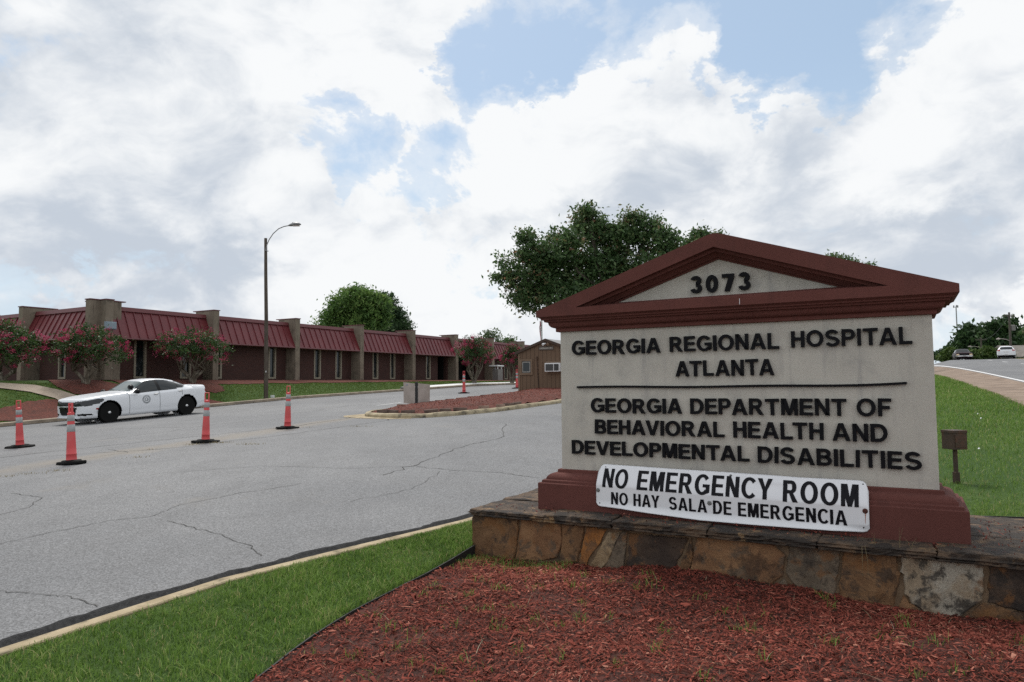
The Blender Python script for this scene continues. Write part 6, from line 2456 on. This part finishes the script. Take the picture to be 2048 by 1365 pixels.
def build_patrol_car():
    c = dict(name='white_sedan', L=5.04, nose=.07, rw=.365, track=.93, wheels=(1.0, 4.05), paint=MT['car_white'], rim=MT['car_black'],
             w=([0, .12, .3, .55, .85, 1.3, 2.5, 3.6, 4.3, 4.8, 5.04], [.66, .77, .86, .92, .95, .955, .955, .965, .96, .92, .84]),
             belt=([0, .1, .4, .9, 1.5, 2.2, 3.3, 4.0, 4.5, 5.04], [.78, .80, .86, .92, .95, .96, 1.0, 1.04, 1.055, 1.03]),
             top=([0, .05, .2, .6, 1.1, 1.62, 1.84, 2.40, 2.68, 3.0, 3.4, 3.8, 4.3, 4.6, 4.95, 5.04], [.84, .86, .90, .965, 1.01, 1.05, 1.10, 1.405, 1.465, 1.48, 1.455, 1.375, 1.175, 1.135, 1.155, 1.12]),
             wr=([0, 1.5, 1.9, 2.4, 3.3, 3.9, 4.4, 5.04], [.62, .66, .65, .60, .60, .58, .60, .60]),
             sill=([0, .1, .5, 1.4, 3.6, 4.6, 5.04], [.24, .215, .20, .195, .20, .25, .34]), pairs=('headlight', 'side_window', 'fog_slot', 'indicator'))
    sidewin = poly_test([(1.90, .985), (2.08, 1.13), (2.30, 1.30), (2.54, 1.395), (2.95, 1.425), (3.35, 1.395), (3.72, 1.30), (3.98, 1.19), (4.04, 1.14), (3.90, 1.075), (3.2, 1.025), (2.5, .985)])
    qwin = lambda x, z: False
    head = poly_test([(-.1, .79), (.05, .80), (.30, .835), (.60, .875), (.76, .875), (.82, .83), (.72, .74), (.50, .68), (.25, .645), (-.1, .625)])
    fog = poly_test([(.02, .385), (.40, .385), (.46, .315), (.02, .315)])
    P = [('headlight', MT['headlamp'], lambda x, y, z, v: abs(y) > .46 and x < 1.0 and head(x, z)),
         ('grille', MT['car_black'], lambda x, y, z, v: x < .34 and abs(y) < .60 and (.635 < z < .79 or (.33 < z < .60 and abs(y) < .42 + (z - .33) * .45))),
         ('fog_slot', MT['car_black'], lambda x, y, z, v: abs(y) > .54 and x < .5 and fog(x, z)),
         ('indicator', MT['tail'], lambda x, y, z, v: .52 < x < .60 and abs(y) > .8 and .50 < z < .56),
         ('windscreen', MT['car_screen'], lambda x, y, z, v: 1.76 < x < 2.40 and v > .72 and z > 1.06),
         ('rear_window', MT['car_glass'], lambda x, y, z, v: 3.72 < x < 4.30 and v > .74 and z > 1.16),
         ('window_pillar', MT['car_black'], lambda x, y, z, v: abs(y) > .55 and sidewin(x, z) and (abs(x - 2.93) < .055 or abs(x - 3.70) < .02)),
         ('side_window', MT['car_glass'], lambda x, y, z, v: abs(y) > .55 and sidewin(x, z)),
         ('tail_light', MT['tail'], lambda x, y, z, v: x > 4.88 and .86 < z < .98),
         ('door_seam', MT['seam'], lambda x, y, z, v: abs(y) > .5 and .27 < z < 1.02 and (abs(x - 1.72) < .0101 or abs(x - 2.90) < .0101 or (abs(x - 3.84) < .0101 and z > .78)))]
    xf, yf = ground_at(222, 845)
    xr, yr = ground_at(379, 830)
    th = math.atan2(yr - yf, xr - xf)
    d = Vector((math.cos(th), math.sin(th)))
    mid = Vector(((xf + xr) / 2, (yf + yr) / 2))
    return c, P, mid, th


def finish_patrol_car():
    c, P, mid, th = build_patrol_car()
    th = CAR_TH
    d = Vector((math.cos(th), math.sin(th)))
    nrm = Vector((-math.sin(th), math.cos(th)))             # local +y; the near side is -y
    ctr = Vector(CAR_C) + nrm * .93                          # contact line of the near wheels moved to the car's axis
    o2 = ctr - d * 2.525
    zf, zr = hf(*(ctr - d * 1.525)), hf(*(ctr + d * 1.525))
    sl = -math.atan2(zr - zf, 3.05)
    z = zf - (zr - zf) / 3.05 * 1.0
    R = build_car(c, (o2.x, o2.y, z + .032), th, 'white four-door patrol sedan with black steel wheels parked by the far kerb', 'car', P, sl)
    # black spotlight, mirrors, handles, emblem, numbers
    for s_ in (-1, 1):
        b = MB()
        b.tube([(1.98, s_ * .93, 1.01), (1.96, s_ * 1.0, 1.035), (1.97, s_ * 1.10, 1.04), (1.99, s_ * 1.13, 1.035)], [.05, .075, .08, .04], 10)
        b.build('mirror', MT['car_black'], R, smooth=True)
        for x, z_ in ((2.66, .90), (3.66, .955)):
            b = MB()
            b.tube([(x, s_ * .955, z_), (x + .03, s_ * .972, z_ + .003), (x + .15, s_ * .972, z_ + .012), (x + .18, s_ * .955, z_ + .014)], [.012, .017, .017, .012], 8)
            b.build('door_handle', MT['steel'], R)
    b = MB()
    b.tube([(1.90, -.84, 1.08), (1.84, -.86, 1.18)], .02, 6)
    b.tube([(1.90, -.87, 1.21), (1.86, -.87, 1.21), (1.76, -.87, 1.20), (1.74, -.87, 1.20)], [.05, .09, .085, .07], 14)
    b.build('spotlight', MT['car_black'], R, smooth=True)
    b = MB()
    cx, cz, y = 2.36, .735, -.968
    for r0, r1 in ((.150, .132), (.112, .104)):
        n = 36
        vs = []
        for k in range(n):
            a = 2 * math.pi * k / n
            vs += [(cx + r0 * math.cos(a), y, cz + r0 * math.sin(a)), (cx + r1 * math.cos(a), y, cz + r1 * math.sin(a))]
        b.add(vs, [(2 * k, (2 * k + 2) % (2 * n), (2 * k + 3) % (2 * n), 2 * k + 1) for k in range(n)])
    for p in ([(-.06, -.055), (.02, -.055), (.02, -.04), (-.045, -.04)], [(-.065, -.055), (-.05, -.055), (-.035, .05), (-.05, .05)], [(-.045, .04), (.0, .085), (.045, .04), (.03, .035), (0, .065), (-.03, .035)],
              [(.005, -.05), (.05, -.06), (.07, .0), (.04, .045), (.02, .01), (.035, -.01)], [(-.04, -.115), (.04, -.115), (.04, -.125), (-.04, -.125)]):
        b.add([(cx + x, y - .001, cz + z_) for x, z_ in p], [tuple(range(len(p)))])
    b.build('door_emblem', MT['emblem'], R)
    b = MB()                                               # fleet number on the bumper corner
    a0 = Vector((.20, -.66, 0)); a1 = Vector((.38, -.845, 0))
    def mp(x, z_, dd):
        q = x / .30
        p = a0.lerp(a1, q)
        n = Vector((-.7, -.62, 0))
        return (p.x + n.x * (.035 + .04 * math.sin(q * math.pi) + dd), p.y + n.y * (.035 + .04 * math.sin(q * math.pi) + dd), z_)
    word('C04AB', .0, .30, .53, .085, mp, (0, .002), .22, .17, gap=.12, b=b)
    b.build('fleet_number', MT['letter'], R)
    b = MB()
    b.box(.06, .10, -.44, .44, .61, .625)
    b.build('grille_bar', MT['chrome'], R)
    b = MB()
    b.box(.05, .20, -.62, .62, .225, .255)
    b.build('front_lip', c['paint'], R, bevel=.01)


CAR_C, CAR_TH = (-13.36, 26.15), math.radians(61)


def street_cars():
    # white crossover driving away over the crest
    s, u = 86, 11.7
    p = atY(1993, 724, 78)
    c = dict(name='white_crossover', L=4.6, rw=.36, track=.88, wheels=(.95, 3.65), paint=MT['car_white'], rim=MT['steel'], step=.06,
             w=([0, .2, .8, 3.8, 4.4, 4.6], [.7, .85, .92, .93, .90, .82]), belt=([0, .3, 1.2, 3.5, 4.6], [.78, .86, 1.0, 1.1, 1.08]),
             top=([0, .1, .4, 1.2, 1.5, 2.1, 2.6, 3.6, 4.15, 4.5, 4.6], [.8, .85, .95, 1.06, 1.1, 1.5, 1.6, 1.6, 1.53, 1.15, 1.0]), wr=([0, 1.4, 2.2, 3.8, 4.6], [.6, .68, .62, .60, .66]),
             sill=([0, .3, 4.2, 4.6], [.3, .24, .26, .36]), pairs=('side_window', 'tail_light'))
    sw = poly_test([(1.9, 1.1), (2.3, 1.38), (2.8, 1.48), (3.6, 1.46), (4.0, 1.3), (3.9, 1.17), (2.6, 1.08)])
    P = [('rear_window', MT['car_glass'], lambda x, y, z, v: x > 4.0 and 1.14 < z < 1.46 and abs(y) < .66 - (z - 1.14) * .25),
         ('tail_light', MT['tail'], lambda x, y, z, v: x > 4.25 and .98 < z < 1.14 and abs(y) > .60),
         ('rear_bumper', MT['car_black'], lambda x, y, z, v: x > 4.3 and z < .48),
         ('side_window', MT['car_glass'], lambda x, y, z, v: abs(y) > .5 and sw(x, z)),
         ('windscreen', MT['car_glass'], lambda x, y, z, v: 1.5 < x < 2.2 and v > .72 and z > 1.12)]
    th = math.pi / 2 - BE + math.pi                        # local x runs from nose to tail
    hd = Vector((math.cos(th), math.sin(th)))
    x, y = sx(106.0, 14.6)
    R = build_car(c, (x, y, hf(x, y) + .05), th - math.radians(8), 'white crossover seen from behind, driving away over the crest', 'car', P, 0)
    b = MB()
    b.box(4.585, 4.60, -.24, .24, .80, .93)
    b.build('number_plate', MT['paint'], R)
    # old dark saloon coming towards us
    c = dict(name='dark_saloon', L=4.9, rw=.34, track=.82, wheels=(.95, 3.8), paint=MT['car_maroon'], rim=MT['steel'], step=.06,
             w=([0, .1, .3, 4.6, 4.9], [.86, .90, .92, .92, .86]), belt=([0, .1, .5, 1.5, 3.6, 4.9], [.86, .88, .93, .97, .98, .92]),
             top=([0, .1, .3, 1.4, 1.6, 2.15, 2.4, 3.3, 3.9, 4.8, 4.9], [.90, .93, .97, 1.03, 1.08, 1.44, 1.50, 1.49, 1.08, 1.0, .95]), wr=([0, 1.5, 2.2, 3.5, 4.9], [.75, .72, .62, .64, .7]),
             sill=([0, .3, 4.5, 4.9], [.34, .28, .28, .36]), pairs=('headlight', 'side_window'))
    sw = poly_test([(1.75, 1.04), (2.2, 1.36), (3.2, 1.38), (3.6, 1.08)])
    P = [('headlight', MT['lamp_on'], lambda x, y, z, v: x < .2 and .64 < z < .80 and .54 < abs(y) < .84),
         ('grille', MT['car_black'], lambda x, y, z, v: x < .2 and .62 < z < .82 and abs(y) < .5),
         ('bumper', MT['chrome'], lambda x, y, z, v: x < .2 and .45 < z < .60),
         ('windscreen', MT['car_glass'], lambda x, y, z, v: 1.62 < x < 2.2 and v > .70 and z > 1.08),
         ('side_window', MT['car_glass'], lambda x, y, z, v: abs(y) > .5 and sw(x, z))]
    x, y = sx(103, 9.9)
    build_car(c, (x, y, hf(x, y) + .05), math.pi / 2 - BE, 'dark maroon saloon with pale headlamps coming over the crest', 'car', P, 0)
    c = dict(c)
    c.update(name='blue_grey_car', paint=MT['car_blue'])
    x, y = sx(138, 7.6)
    build_car(c, (x, y, hf(x, y) + .05), math.pi / 2 - BE, 'distant pale blue car roof just showing beyond the crest beside the sign', 'car', P, math.radians(1))

# ------------------------------------------------------------------ assemble
build_ground()
build_driveway()
build_cracks()
build_street()
build_beds()
build_mulch()
build_grass()
weeds()
build_edging()
build_sign()
build_banner()
build_wall()
build_floodlight()
build_building()
build_island()
build_booth()
build_island_sign()
build_cones()
build_street_lamp()
build_flag()
build_poles()
build_houses()
build_litter()
build_trees()
build_myrtles()
finish_patrol_car()
street_cars()
